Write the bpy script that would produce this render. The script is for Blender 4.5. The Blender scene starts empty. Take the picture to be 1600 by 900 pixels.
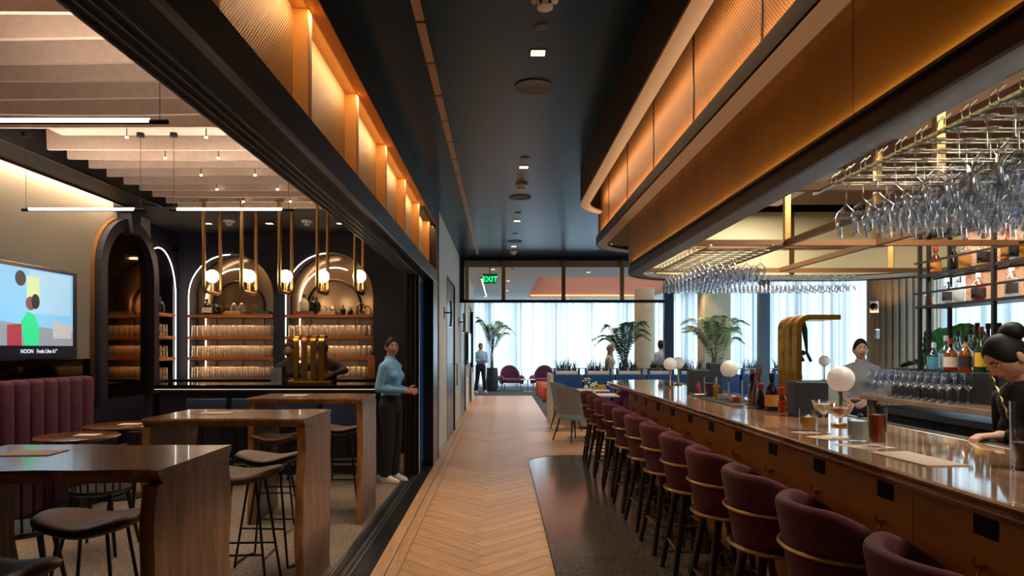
import bpy, bmesh, math, random
from mathutils import Vector, Matrix
R = math.radians
PI = math.pi
random.seed(7)
S = bpy.context.scene
C = S.collection

# ---------------------------------------------------------------- camera, world, light, exposure
FPX, VX, VY, CH = 1067.0, 783.0, 545.0, 1.53      # focal length in px of the 1600 px frame, vanishing point, eye height
cd = bpy.data.cameras.new('camera')
cam = bpy.data.objects.new('camera', cd); C.objects.link(cam)
cam.location = (0, 0, CH); cam.rotation_euler = (R(90), 0, 0)
cd.sensor_width = 36; cd.lens = 36 * FPX / 1600
cd.shift_x = (800 - VX) / 1600; cd.shift_y = (VY - 450) / 1600
cd.clip_start = 0.05; cd.clip_end = 200
S.camera = cam
S.view_settings.view_transform = 'Standard'; S.view_settings.look = 'None'
S.view_settings.gamma = 1; S.view_settings.use_curve_mapping = False
S.view_settings.exposure = 0.5
S.cycles.use_denoising = True
S.cycles.max_bounces = 8; S.cycles.diffuse_bounces = 4; S.cycles.glossy_bounces = 4
S.cycles.transparent_max_bounces = 32; S.cycles.transmission_bounces = 4
S.cycles.caustics_reflective = False; S.cycles.caustics_refractive = False
S.cycles.sample_clamp_indirect = 4.0
W = bpy.data.worlds.new('daylight'); S.world = W; W.use_nodes = True
bg = W.node_tree.nodes['Background']
bg.inputs[0].default_value = (0.88, 0.955, 1.0, 1); bg.inputs[1].default_value = 4.6

def area(name, loc, rot, sx, sy, power, col, portal=False, spread=180):
    l = bpy.data.lights.new(name, 'AREA'); l.shape = 'RECTANGLE'; l.size = sx; l.size_y = sy
    l.energy = power; l.color = col; l.spread = R(spread)
    if portal: l.cycles.is_portal = True
    o = bpy.data.objects.new(name, l); C.objects.link(o); o.location = loc; o.rotation_euler = rot
    return o
def point_light(name, loc, power, col, rad=0.05, parent=None):
    l = bpy.data.lights.new(name, 'POINT'); l.energy = power; l.color = col; l.shadow_soft_size = rad
    o = bpy.data.objects.new(name, l); C.objects.link(o); o.location = loc; o.parent = parent
    return o
def spot(name, loc, power, col, angle=80, rad=0.04, blend=0.6):
    l = bpy.data.lights.new(name, 'SPOT'); l.energy = power; l.color = col; l.spot_size = R(angle); l.spot_blend = blend
    l.shadow_soft_size = rad
    o = bpy.data.objects.new(name, l); C.objects.link(o); o.location = loc
    return o
WARM = (1.0, 0.66, 0.38); AMBER = (1.0, 0.71, 0.42)
DAY = (0.72, 0.88, 1.0)
# daylight portals in the two curtained window walls
area('window_portal_end', (2.0, 27.45, 1.75), (R(-90), 0, 0), 9.0, 3.4, 1, (1, 1, 1), True)
area('window_portal_side', (6.62, 16.0, 1.75), (0, R(90), 0), 3.4, 22.5, 1, (1, 1, 1), True)
# LED strips hidden in the coves, plus one added below the canopy tray
area('cove_strip_screen_wall', (-4.53, 5.4, 3.36), (0, R(12), 0), 0.05, 7.0, 75, WARM)
area('cove_strip_header', (-0.93, 4.9, 3.20), (0, R(38), 0), 0.04, 9.0, 17, AMBER)
area('cove_strip_mesh_foot', (1.09, 3.2, 2.845), (0, R(196), 0), 0.03, 9.0, 12, AMBER)
area('cove_strip_ceiling_ring', (0.985, 3.2, 3.20), (0, R(-75), 0), 0.05, 9.0, 11, AMBER)
area('added_strip_rail_ledge', (1.212, 2.2, 2.335), (0, R(183), 0), 0.014, 8.4, 3.2, (1, .66, .38))  # strip added on the rail ledge to brighten the tray soffit

# ---------------------------------------------------------------- materials
def lin(c):
    return tuple(((x/255)/12.92 if x/255 <= 0.04045 else ((x/255+0.055)/1.055)**2.4) for x in c)
MATS = {}
def mat(name, rgb, rough=0.5, metal=0.0, spec=0.5, emit=0.0, ergb=None, sheen=0.0, coat=0.0):
    if name in MATS: return MATS[name]
    m = bpy.data.materials.new(name); m.use_nodes = True
    b = m.node_tree.nodes['Principled BSDF']; c = lin(rgb)
    b.inputs['Base Color'].default_value = (*c, 1); b.inputs['Roughness'].default_value = rough
    b.inputs['Metallic'].default_value = metal; b.inputs['Specular IOR Level'].default_value = spec
    if emit:
        b.inputs['Emission Color'].default_value = (*lin(ergb or rgb), 1); b.inputs['Emission Strength'].default_value = emit
    if sheen: b.inputs['Sheen Weight'].default_value = sheen
    if coat: b.inputs['Coat Weight'].default_value = coat; b.inputs['Coat Roughness'].default_value = 0.05
    MATS[name] = m
    return m
def nd(m, t, **k):
    n = m.node_tree.nodes.new(t)
    for a, v in k.items(): setattr(n, a, v)
    return n
def lk(m, a, b): m.node_tree.links.new(a, b)
def bsdf(m): return m.node_tree.nodes['Principled BSDF']
def coords(m, scale=(1, 1, 1), space='Object'):
    t = nd(m, 'ShaderNodeTexCoord'); mp = nd(m, 'ShaderNodeMapping'); mp.inputs['Scale'].default_value = scale
    if space == 'World':
        g = nd(m, 'ShaderNodeNewGeometry'); lk(m, g.outputs['Position'], mp.inputs[0])
    else: lk(m, t.outputs[space], mp.inputs[0])
    return mp.outputs[0]
def ramp(m, fac, stops):
    r = nd(m, 'ShaderNodeValToRGB'); e = r.color_ramp.elements
    while len(e) < len(stops): e.new(0.5)
    for i, (p, c) in enumerate(stops): e[i].position = p; e[i].color = (*lin(c), 1)
    lk(m, fac, r.inputs[0]); return r.outputs[0]
def noise(m, vec, scale, detail=3, rough=0.55, dist=0.0):
    n = nd(m, 'ShaderNodeTexNoise'); n.inputs['Scale'].default_value = scale; n.inputs['Detail'].default_value = detail
    n.inputs['Roughness'].default_value = rough; n.inputs['Distortion'].default_value = dist
    lk(m, vec, n.inputs['Vector']); return n.outputs[0]
def bump(m, h, strength=0.3, dist=0.01):
    b = nd(m, 'ShaderNodeBump'); b.inputs['Strength'].default_value = strength; b.inputs['Distance'].default_value = dist
    lk(m, h, b.inputs['Height']); lk(m, b.outputs[0], bsdf(m).inputs['Normal'])
def wood(name, dark, light, rough=0.35, scale=(1, 14, 14), space='Object', rnd=0.0, coat=0.0):
    m = mat(name, light, rough, coat=coat)
    v = coords(m, scale, space)
    if rnd:
        oi = nd(m, 'ShaderNodeObjectInfo'); ad = nd(m, 'ShaderNodeVectorMath', operation='ADD')
        cx = nd(m, 'ShaderNodeCombineXYZ'); ml = nd(m, 'ShaderNodeMath', operation='MULTIPLY'); ml.inputs[1].default_value = 37
        lk(m, oi.outputs['Random'], ml.inputs[0]); lk(m, ml.outputs[0], cx.inputs[0]); lk(m, ml.outputs[0], cx.inputs[2])
        lk(m, v, ad.inputs[0]); lk(m, cx.outputs[0], ad.inputs[1]); v = ad.outputs[0]
    n = noise(m, v, 1.6, 5, 0.62, 0.9)
    col = ramp(m, n, [(0.3, dark), (0.5, tuple((a+b)//2 for a, b in zip(dark, light))), (0.7, light)])
    if rnd:
        hs = nd(m, 'ShaderNodeHueSaturation'); mr = nd(m, 'ShaderNodeMapRange')
        mr.inputs['To Min'].default_value = 1-rnd; mr.inputs['To Max'].default_value = 1+rnd
        lk(m, oi.outputs['Random'], mr.inputs[0]); lk(m, mr.outputs[0], hs.inputs['Value']); lk(m, col, hs.inputs['Color']); col = hs.outputs[0]
    lk(m, col, bsdf(m).inputs['Base Color']); bump(m, n, 0.08, 0.004)
    return m
def speckle(name, base, dots, rough, scale=260, space='World'):
    m = mat(name, base, rough)
    v = coords(m, (1, 1, 1), space)
    vo = nd(m, 'ShaderNodeTexVoronoi'); vo.inputs['Scale'].default_value = scale; lk(m, v, vo.inputs['Vector'])
    n = noise(m, v, 3, 3)
    se = nd(m, 'ShaderNodeSeparateColor'); lk(m, vo.outputs['Color'], se.inputs[0])
    col = ramp(m, se.outputs[0], [(0.0, dots[0]), (0.25, base), (0.62, base), (0.72, dots[1]), (0.92, dots[2])])
    lk(m, col, bsdf(m).inputs['Base Color']); return m
def weave(name, light, dark, rough, metal, pitch, axes='YZ', strength=0.6):
    """woven metal mesh: pattern in world metres on the given axes"""
    m = mat(name, light, rough, metal)
    v = coords(m, (1, 1, 1), 'World'); s = nd(m, 'ShaderNodeSeparateXYZ'); lk(m, v, s.inputs[0])
    outs = []
    for ax in axes:
        ml = nd(m, 'ShaderNodeMath', operation='MULTIPLY'); ml.inputs[1].default_value = 2*PI/pitch
        lk(m, s.outputs[ax], ml.inputs[0]); sn = nd(m, 'ShaderNodeMath', operation='SINE'); lk(m, ml.outputs[0], sn.inputs[0]); outs.append(sn.outputs[0])
    p = nd(m, 'ShaderNodeMath', operation='MULTIPLY'); lk(m, outs[0], p.inputs[0]); lk(m, outs[1], p.inputs[1])
    mr = nd(m, 'ShaderNodeMapRange'); mr.inputs['From Min'].default_value = -1; lk(m, p.outputs[0], mr.inputs[0])
    lk(m, ramp(m, mr.outputs[0], [(0.25, dark), (0.6, light)]), bsdf(m).inputs['Base Color'])
    bump(m, mr.outputs[0], strength, pitch*0.3); return m
def noisy(name, a, b, rough, scale, metal=0.0, bmp=0.0, stretch=(1, 1, 1), space='Object', sheen=0.0, detail=4, bscale=None):
    m = mat(name, a, rough, metal, sheen=sheen)
    v = coords(m, stretch, space); n = noise(m, v, scale, detail)
    lk(m, ramp(m, n, [(0.35, a), (0.65, b)]), bsdf(m).inputs['Base Color'])
    if bmp: bump(m, noise(m, v, bscale, 2) if bscale else n, bmp, 0.004)
    return m
def glassy(name, tint=(255, 255, 255), clear=0.80, rough=0.03, refl=(235, 240, 245)):
    """thin clear glass: mostly see-through with fresnel reflection"""
    m = bpy.data.materials.new(name); m.use_nodes = True; MATS[name] = m
    nt = m.node_tree; nt.nodes.clear()
    o = nd(m, 'ShaderNodeOutputMaterial'); t = nd(m, 'ShaderNodeBsdfTransparent'); g = nd(m, 'ShaderNodeBsdfGlossy')
    t.inputs[0].default_value = (*lin(tint), 1); g.inputs[0].default_value = (*lin(refl), 1); g.inputs['Roughness'].default_value = rough
    lw = nd(m, 'ShaderNodeLayerWeight'); lw.inputs['Blend'].default_value = 1-clear
    mx = nd(m, 'ShaderNodeMixShader'); lk(m, lw.outputs['Facing'], mx.inputs[0]); lk(m, t.outputs[0], mx.inputs[1]); lk(m, g.outputs[0], mx.inputs[2])
    lk(m, mx.outputs[0], o.inputs[0]); return m
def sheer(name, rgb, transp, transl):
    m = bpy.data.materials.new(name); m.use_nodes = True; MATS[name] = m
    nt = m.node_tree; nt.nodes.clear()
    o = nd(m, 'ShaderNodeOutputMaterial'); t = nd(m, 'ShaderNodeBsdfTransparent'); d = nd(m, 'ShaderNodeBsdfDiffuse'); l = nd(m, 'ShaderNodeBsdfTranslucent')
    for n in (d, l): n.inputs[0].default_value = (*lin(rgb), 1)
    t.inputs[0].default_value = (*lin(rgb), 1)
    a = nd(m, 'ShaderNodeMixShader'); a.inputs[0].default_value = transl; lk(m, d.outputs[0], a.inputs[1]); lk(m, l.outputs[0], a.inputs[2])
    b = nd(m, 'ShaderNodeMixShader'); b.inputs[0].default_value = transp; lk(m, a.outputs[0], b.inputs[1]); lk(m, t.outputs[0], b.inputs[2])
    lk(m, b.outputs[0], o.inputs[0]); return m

black = mat('black_metal', (17, 18, 24), 0.4)
blacksatin = mat('black_satin', (14, 15, 20), 0.3)
navy = mat('navy_paint', (26, 28, 50), 0.5)
ceilm = mat('ceiling_paint', (0, 52, 90), 0.28, spec=0.45); bsdf(ceilm).inputs['Specular Tint'].default_value = (.25, .7, 1, 1)
ceilb = mat('dark_ceiling', (16, 17, 26), 0.6)
brass = noisy('brushed_brass', (172, 136, 84), (190, 154, 100), 0.32, 6, 1.0, stretch=(1, 1, 12))
brassp = mat('polished_brass', (206, 156, 56), 0.2, 0.9)
palem = mat('champagne_wire', (196, 190, 172), 0.25, 0.8)
brasspanel = noisy('brass_panel', (164, 116, 34), (182, 132, 44), 0.42, 3, 0.6, stretch=(1, 1, .4), space='World')
bronze = mat('bronze_trim', (62, 46, 34), 0.4, 0.7)
railbot = mat('grey_rail', (120, 122, 128), 0.35, 0.6)
amberpaint = mat('amber_paint', (205, 140, 62), 0.5, 0.1)
pinkring = mat('plaster_ring', (222, 196, 172), 0.7)
meshL = weave('woven_mesh_header', (216, 168, 104), (126, 84, 40), 0.45, 0.3, 0.020)
meshR = weave('woven_mesh_canopy', (200, 130, 56), (92, 52, 16), 0.4, 0.45, 0.022)
felt = noisy('felt_baffle', (198, 178, 164), (208, 188, 174), 0.95, 18, bmp=0.05)
plaster = noisy('textured_plaster', (150, 148, 140), (168, 166, 158), 0.9, 60, bmp=0.5, stretch=(1, 1, 2.5))
cream = noisy('cream_panel', (206, 205, 190), (214, 213, 200), 0.7, 3, stretch=(6, 6, .4))
oak = wood('oak_floor', (186, 144, 106), (220, 180, 140), 0.36, (1.5, 16, 16), rnd=0.10)
oaksub = mat('oak_joint', (70, 50, 34), 0.8)
terr = speckle('dark_terrazzo', (80, 76, 72), ((52, 49, 46), (98, 92, 86), (124, 118, 110)), 0.16, 170)
terrl = speckle('light_terrazzo', (118, 104, 92), ((70, 62, 56), (146, 132, 118), (170, 158, 146)), 0.5, 150)
carpet = noisy('blue_grey_carpet', (52, 62, 72), (70, 80, 90), 0.95, 60, space='World')
walnut = wood('walnut_slab', (58, 36, 24), (126, 86, 58), 0.24, (2.2, 14, 14), rnd=0.08, coat=0.25)
walnutv = wood('walnut_slab_leg', (66, 48, 40), (138, 108, 88), 0.3, (14, 9, 1.6), rnd=0.06, coat=0.2)
sapw = wood('live_edge_sapwood', (120, 78, 40), (196, 146, 92), 0.4, (8, 8, 2), rnd=0.1)
seatwood = wood('stool_seat_wood', (56, 34, 22), (108, 67, 40), 0.45, (2, 12, 12), rnd=0.12)
darkwood = mat('ebonised_wood', (30, 22, 22), 0.4)
shelfwood = wood('shelf_wood', (150, 86, 44), (196, 124, 70), 0.4, (2, 12, 12))
barwood = noisy('bar_front_veneer', (192, 122, 50), (206, 136, 60), 0.45, 2.5, 0.15, stretch=(1, 1, 6), space='World')
velvet = noisy('burgundy_velvet', (74, 22, 36), (92, 30, 46), 0.9, 14, sheen=0.08)
velvet2 = noisy('plum_velvet', (88, 40, 78), (106, 50, 92), 0.85, 14, sheen=0.25)
plumb = noisy('plum_banquette', (64, 16, 44), (80, 21, 54), 0.9, 20, sheen=0.08)
bluefab = mat('blue_upholstery', (14, 78, 134), 0.6)
navyfab = mat('navy_upholstery', (30, 44, 78), 0.7)
greyfab = noisy('grey_fabric', (142, 142, 144), (158, 158, 160), 0.9, 60, bmp=0.1)
palefab = noisy('pale_blue_fabric', (140, 172, 196), (156, 188, 210), 0.9, 60)
coral = mat('coral_vinyl', (214, 92, 62), 0.5)
whitem = mat('white_paint', (235, 235, 232), 0.5)
paper = mat('paper', (216, 198, 180), 0.7)
greyst = mat('stainless', (150, 152, 156), 0.3, 0.9)
led = mat('led_strip', (255, 236, 214), 0.5, emit=6.0, ergb=(255, 232, 206))
ledw = mat('led_tube', (255, 250, 244), 0.5, emit=10.0, ergb=(255, 244, 230))
globew = mat('lit_globe', (255, 236, 206), 0.4, emit=3.2, ergb=(255, 228, 184))
opal = mat('opal_globe', (226, 222, 218), 0.25, emit=0.12, ergb=(255, 236, 220))
glassm = glassy('clear_glass', (250, 252, 255), 0.60, 0.06)
warmglass = glassy('shelf_glass', (255, 248, 238), 0.45, 0.2, (255, 236, 212))
paneglass = glassy('pane_glass', (246, 250, 252), 0.93)
def frosty(m, amt):
    nt = m.node_tree; out = [q for q in nt.nodes if q.type == 'OUTPUT_MATERIAL'][0]; src = out.inputs[0].links[0].from_socket
    d = nd(m, 'ShaderNodeBsdfDiffuse'); d.inputs[0].default_value = (.86, .80, .72, 1); mx = nd(m, 'ShaderNodeMixShader'); mx.inputs[0].default_value = amt
    lk(m, src, mx.inputs[1]); lk(m, d.outputs[0], mx.inputs[2]); lk(m, mx.outputs[0], out.inputs[0])
frosty(warmglass, .12)
mirror = mat('bronze_mirror', (150, 116, 78), 0.04, 1.0)
leafg = noisy('palm_green', (34, 84, 36), (70, 124, 52), 0.5, 8)
leafd = mat('dark_leaf', (20, 44, 36), 0.5)
potm = mat('planter_black', (38, 46, 54), 0.45)
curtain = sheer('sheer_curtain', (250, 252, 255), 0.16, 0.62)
def fold_shade(m):  # fold shading painted as darker stripes into the curtain's colour and transparency
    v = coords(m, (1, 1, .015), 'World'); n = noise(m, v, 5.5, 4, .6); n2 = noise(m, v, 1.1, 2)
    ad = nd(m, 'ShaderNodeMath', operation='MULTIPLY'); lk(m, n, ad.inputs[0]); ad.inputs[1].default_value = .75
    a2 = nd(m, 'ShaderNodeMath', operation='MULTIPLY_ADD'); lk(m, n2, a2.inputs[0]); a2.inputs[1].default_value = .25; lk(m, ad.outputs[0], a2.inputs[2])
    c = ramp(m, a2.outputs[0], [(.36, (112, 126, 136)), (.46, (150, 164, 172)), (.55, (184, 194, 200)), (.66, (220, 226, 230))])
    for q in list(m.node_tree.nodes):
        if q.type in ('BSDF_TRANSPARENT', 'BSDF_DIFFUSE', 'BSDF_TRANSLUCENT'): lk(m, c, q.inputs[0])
fold_shade(curtain)
stone = None
def make_stone():
    m = mat('polished_stone', (150, 116, 92), 0.05, spec=0.6, coat=0.3)
    v = coords(m, (1, .35, 1), 'World'); n = noise(m, v, 2.2, 6, 0.6, 1.6); n2 = noise(m, v, 14, 4)
    c1 = ramp(m, n, [(0.3, (104, 78, 62)), (0.48, (150, 116, 92)), (0.6, (178, 146, 120)), (0.72, (128, 96, 74))])
    lk(m, c1, bsdf(m).inputs['Base Color']); return m
stone = make_stone()

# ---------------------------------------------------------------- mesh builder
class MB:
    def __init__(s): s.v = []; s.f = []; s.m = []; s.cur = 0
    def add(s, vs, fs, mi=None):
        o = len(s.v); s.v += [tuple(p) for p in vs]
        for f in fs: s.f.append(tuple(i+o for i in f)); s.m.append(s.cur if mi is None else mi)
        return s
    def box(s, x0, x1, y0, y1, z0, z1):
        vs = [(x, y, z) for z in (z0, z1) for y in (y0, y1) for x in (x0, x1)]
        return s.add(vs, [(0, 2, 3, 1), (4, 5, 7, 6), (0, 1, 5, 4), (2, 6, 7, 3), (0, 4, 6, 2), (1, 3, 7, 5)])
    def obox(s, c, size, rz=0, rx=0, ry=0):
        M = Matrix.Translation(c) @ Matrix.Rotation(rz, 4, 'Z') @ Matrix.Rotation(ry, 4, 'Y') @ Matrix.Rotation(rx, 4, 'X')
        a, b, d = size[0]/2, size[1]/2, size[2]/2
        vs = [M @ Vector((x, y, z)) for z in (-d, d) for y in (-b, b) for x in (-a, a)]
        return s.add(vs, [(0, 2, 3, 1), (4, 5, 7, 6), (0, 1, 5, 4), (2, 6, 7, 3), (0, 4, 6, 2), (1, 3, 7, 5)])
    def cyl(s, p0, p1, r0, r1=None, n=10, caps=True):
        return s.tube([p0, p1], [r0, r0 if r1 is None else r1], n, caps=caps)
    def tube(s, path, r, n=8, closed=False, caps=True):
        P = [Vector(p) for p in path]; k = len(P)
        rs = r if isinstance(r, (list, tuple)) else [r]*k
        T = []
        for i in range(k):
            a = P[i-1] if (i > 0 or closed) else P[i]; b = P[(i+1) % k] if (i < k-1 or closed) else P[i]
            T.append((b-a).normalized())
        up = Vector((0, 0, 1)) if abs(T[0].z) < 0.9 else Vector((1, 0, 0))
        nrm = (up - T[0]*up.dot(T[0])).normalized(); vs = []
        for i in range(k):
            nrm = (nrm - T[i]*nrm.dot(T[i])).normalized(); bn = T[i].cross(nrm)
            for j in range(n):
                a = 2*PI*j/n; vs.append(P[i] + (nrm*math.cos(a) + bn*math.sin(a))*rs[i])
        fs = []
        for i in range(k if closed else k-1):
            for j in range(n):
                a, b = i*n+j, i*n+(j+1) % n; c, d = ((i+1) % k)*n+(j+1) % n, ((i+1) % k)*n+j
                fs.append((a, b, c, d))
        if caps and not closed: fs += [tuple(range(n-1, -1, -1)), tuple(range((k-1)*n, k*n))]
        return s.add(vs, fs)
    def lathe(s, prof, n=16, c=(0, 0, 0), mi=None):
        vs = []; k = len(prof)
        for r, z in prof:
            for j in range(n): a = 2*PI*j/n; vs.append((c[0]+r*math.cos(a), c[1]+r*math.sin(a), c[2]+z))
        fs = [(i*n+j, i*n+(j+1) % n, (i+1)*n+(j+1) % n, (i+1)*n+j) for i in range(k-1) for j in range(n)]
        if prof[0][0] > 1e-4: fs.append(tuple(range(n-1, -1, -1)))
        if prof[-1][0] > 1e-4: fs.append(tuple(range((k-1)*n, k*n)))
        return s.add(vs, fs, mi)
    def sphere(s, c, r, n=16, k=10, sc=(1, 1, 1), mi=None):
        vs = []
        for i in range(k+1):
            t = PI*i/k
            for j in range(n):
                a = 2*PI*j/n; vs.append((c[0]+r*sc[0]*math.sin(t)*math.cos(a), c[1]+r*sc[1]*math.sin(t)*math.sin(a), c[2]+r*sc[2]*math.cos(t)))
        fs = [(i*n+j, (i+1)*n+j, (i+1)*n+(j+1) % n, i*n+(j+1) % n) for i in range(k) for j in range(n)]
        return s.add(vs, fs, mi)
    def prism(s, poly, a0, a1, axis='Z'):
        k = len(poly)
        def P(u, v, w): return {'Z': (u, v, w), 'Y': (u, w, v), 'X': (w, u, v)}[axis]
        vs = [P(u, v, a0) for u, v in poly] + [P(u, v, a1) for u, v in poly]
        fs = [tuple(range(k-1, -1, -1)), tuple(range(k, 2*k))] + [(i, (i+1) % k, k+(i+1) % k, k+i) for i in range(k)]
        return s.add(vs, fs)
    def strip(s, pa, pb, closed=False):
        k = len(pa); vs = list(pa)+list(pb)
        return s.add(vs, [(i, (i+1) % k, k+(i+1) % k, k+i) for i in range(k if closed else k-1)])
    def ring(s, outer, inner, z0, z1):
        """flat closed ring between two 2-D loops"""
        k = len(outer); L = [[(x, y, z) for x, y in lp] for lp, z in ((outer, z0), (outer, z1), (inner, z1), (inner, z0))]
        vs = sum(L, []); fs = []
        for a in range(4):
            b = (a+1) % 4; fs += [(a*k+i, a*k+(i+1) % k, b*k+(i+1) % k, b*k+i) for i in range(k)]
        return s.add(vs, fs)
    def grid(s, fn, nu, nv, closed=False, mi=None):
        vs = [fn(i/nu, j/nv) for j in range(nv+1) for i in range(nu+(0 if closed else 1))]
        w = nu if closed else nu+1
        fs = [(j*w+i, j*w+(i+1) % w, (j+1)*w+(i+1) % w, (j+1)*w+i) for j in range(nv) for i in range(nu)]
        return s.add(vs, fs, mi)
    def build(s, name, mats, parent=None, smooth=False, bevel=0.0, kind=None, angle=40, bseg=1):
        me = bpy.data.meshes.new(name); me.from_pydata(s.v, [], s.f)
        for m in (mats if isinstance(mats, (list, tuple)) else [mats]): me.materials.append(m)
        me.polygons.foreach_set('material_index', s.m)
        bm = bmesh.new(); bm.from_mesh(me)
        bmesh.ops.remove_doubles(bm, verts=bm.verts, dist=1e-5)
        bmesh.ops.recalc_face_normals(bm, faces=bm.faces)
        if bevel:
            ed = [e for e in bm.edges if len(e.link_faces) == 2 and e.calc_face_angle(0) > R(30)]
            bmesh.ops.bevel(bm, geom=ed, offset=bevel, segments=bseg, affect='EDGES', profile=0.5)
        if smooth:
            for f in bm.faces: f.smooth = True
            for e in bm.edges:
                if len(e.link_faces) == 2 and e.calc_face_angle(0) > R(angle): e.smooth = False
        bm.to_mesh(me); bm.free(); me.update()
        return mkobj(name, me, parent, kind)
def mkobj(name, me, parent=None, kind=None):
    o = bpy.data.objects.new(name, me); C.objects.link(o)
    if parent is not None: o.parent = parent
    if kind: o['kind'] = kind
    return o
def tag(o, label, cat, group=None):
    o['label'] = label; o['category'] = cat
    if group: o['group'] = group
    return o
def thing(name, label, cat, loc=(0, 0, 0), rz=0, group=None):
    o = bpy.data.objects.new(name, None); C.objects.link(o); o.empty_display_size = 0.1
    o.location = loc; o.rotation_euler = (0, 0, rz); return tag(o, label, cat, group)
def dup(root, loc=None, rz=None, label=None, group=None):
    def cp(o, parent):
        c = o.copy(); C.objects.link(c); c.parent = parent
        for ch in KIDS.get(o.name) or [x for x in o.children]: cp(ch, c)
        return c
    r = cp(root, None)
    if loc is not None: r.location = loc
    if rz is not None: r.rotation_euler = (0, 0, rz)
    if label: r['label'] = label
    if group: r['group'] = group
    return r
KIDS = {}
def struct(name, mb, m, parent=None, **k):
    return mb.build(name, m, parent, kind=None if parent else 'structure', **k)
def at(px, py, Y):
    return ((px-VX)*Y/FPX, Y, CH+(VY-py)*Y/FPX)
def arc(cx, cy, r, a0, a1, n=12):
    return [(cx+r*math.cos(R(a0+(a1-a0)*i/n)), cy+r*math.sin(R(a0+(a1-a0)*i/n))) for i in range(n+1)]
def text_mb(s, size):
    cu = bpy.data.curves.new('t', 'FONT'); cu.body = s; cu.size = size; cu.extrude = 0.0008; cu.align_x = 'CENTER'; cu.align_y = 'CENTER'
    o = bpy.data.objects.new('t', cu); C.objects.link(o)
    me = bpy.data.meshes.new_from_object(o.evaluated_get(bpy.context.evaluated_depsgraph_get()))
    mb = MB(); mb.add([tuple(v.co) for v in me.vertices], [tuple(p.vertices) for p in me.polygons])
    bpy.data.objects.remove(o); bpy.data.curves.remove(cu); bpy.data.meshes.remove(me); return mb
def xform(mb, M):
    mb.v = [tuple(M @ Vector(p)) for p in mb.v]; return mb

# ================================================================ the setting
ZC = 3.46
# ---- floors
fl = struct('floor', MB().box(-0.887, 6.6, -3, 27.4, -0.12, -0.012), oaksub)
planks = []
def clip(poly, x0, x1, y0, y1):
    for ax, lim, sg in ((0, x0, 1), (0, x1, -1), (1, y0, 1), (1, y1, -1)):
        out = []
        for i in range(len(poly)):
            a, b = poly[i-1], poly[i]; ia, ib = sg*(a[ax]-lim) >= 0, sg*(b[ax]-lim) >= 0
            if ia != ib:
                t = (lim-a[ax])/(b[ax]-a[ax]); out.append((a[0]+t*(b[0]-a[0]), a[1]+t*(b[1]-a[1])))
            if ib: out.append(b)
        poly = out
        if len(poly) < 3: return []
    return poly
def parea(p): return abs(sum(p[i-1][0]*p[i][1]-p[i][0]*p[i-1][1] for i in range(len(p))))/2
bw, bl = 0.155, 0.775; s2 = math.sqrt(.5)
for reg in ((-0.70, 0.45, 1.2, 8.4), (-0.70, 6.2, 8.4, 13.9), (-0.70, 1.0, 13.9, 22.3)):
    cxr, cyr = (reg[0]+reg[1])/2, (reg[2]+reg[3])/2; rad = math.hypot(reg[1]-reg[0], reg[3]-reg[2])/2+1.2
    for k in range(-140, 200):
        for mm in range(-16, 17):
            for hv in (0, 1):
                ox, oy = k*bw+mm*2*bl, k*bw
                q = (ox, oy, ox+bl, oy+bw) if hv == 0 else (ox+bl, oy+bw-bl, ox+bl+bw, oy+bw)
                mx, my = (q[0]+q[2])/2, (q[1]+q[3])/2
                wx, wy = (mx-my)*s2 - 0.12, (mx+my)*s2
                if abs(wx-cxr) > (reg[1]-reg[0])/2+.5 or abs(wy-cyr) > (reg[3]-reg[2])/2+.5: continue
                g = 0.0025; c4 = [(q[0]+g, q[1]+g), (q[2]-g, q[1]+g), (q[2]-g, q[3]-g), (q[0]+g, q[3]-g)]
                c4 = [((x-y)*s2-0.12, (x+y)*s2) for x, y in c4]
                p = clip(c4, *reg)
                if p and parea(p) > 0.0003: planks.append((p, 1 if hv == 0 else -1))
for a, b in ((-0.887, -0.792), (-0.788, -0.703)):          # straight border boards along the track
    y = 1.0
    while y < 22.3:
        ln = random.uniform(1.2, 1.9); y1 = min(y+ln, 22.3)
        planks.append(([(a+.002, y+.002), (b-.002, y+.002), (b-.002, y1-.002), (a+.002, y1-.002)], 0)); y = y1
def vis(p):
    x = sum(q[0] for q in p[0])/len(p[0]); y = sum(q[1] for q in p[0])/len(p[0])
    return y + max(0, x-1.2)*6 + (8 if x > 0.6 and y < 9.3 else 0)
planks.sort(key=vis)
def plank_mesh(mb, p, d, cx, cy):
    ang = {1: R(45), -1: R(135), 0: R(90)}[d]; c, s = math.cos(-ang), math.sin(-ang)
    q = [((x-cx)*c-(y-cy)*s, (x-cx)*s+(y-cy)*c) for x, y in p]
    mb.prism(q, -0.012, 0.0); return ang
for i, (p, d) in enumerate(planks[:300]):
    cx, cy = sum(q[0] for q in p)/len(p), sum(q[1] for q in p)/len(p)
    mb = MB(); ang = plank_mesh(mb, p, d, cx, cy); o = mb.build('plank', oak, fl)
    o.location = (cx, cy, 0); o.rotation_euler[2] = ang
mb = MB()
for p, d in planks[300:]: mb.prism(p, -0.012, 0.0)
o = mb.build('far_planks', oak, fl, kind='stuff')
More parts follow.
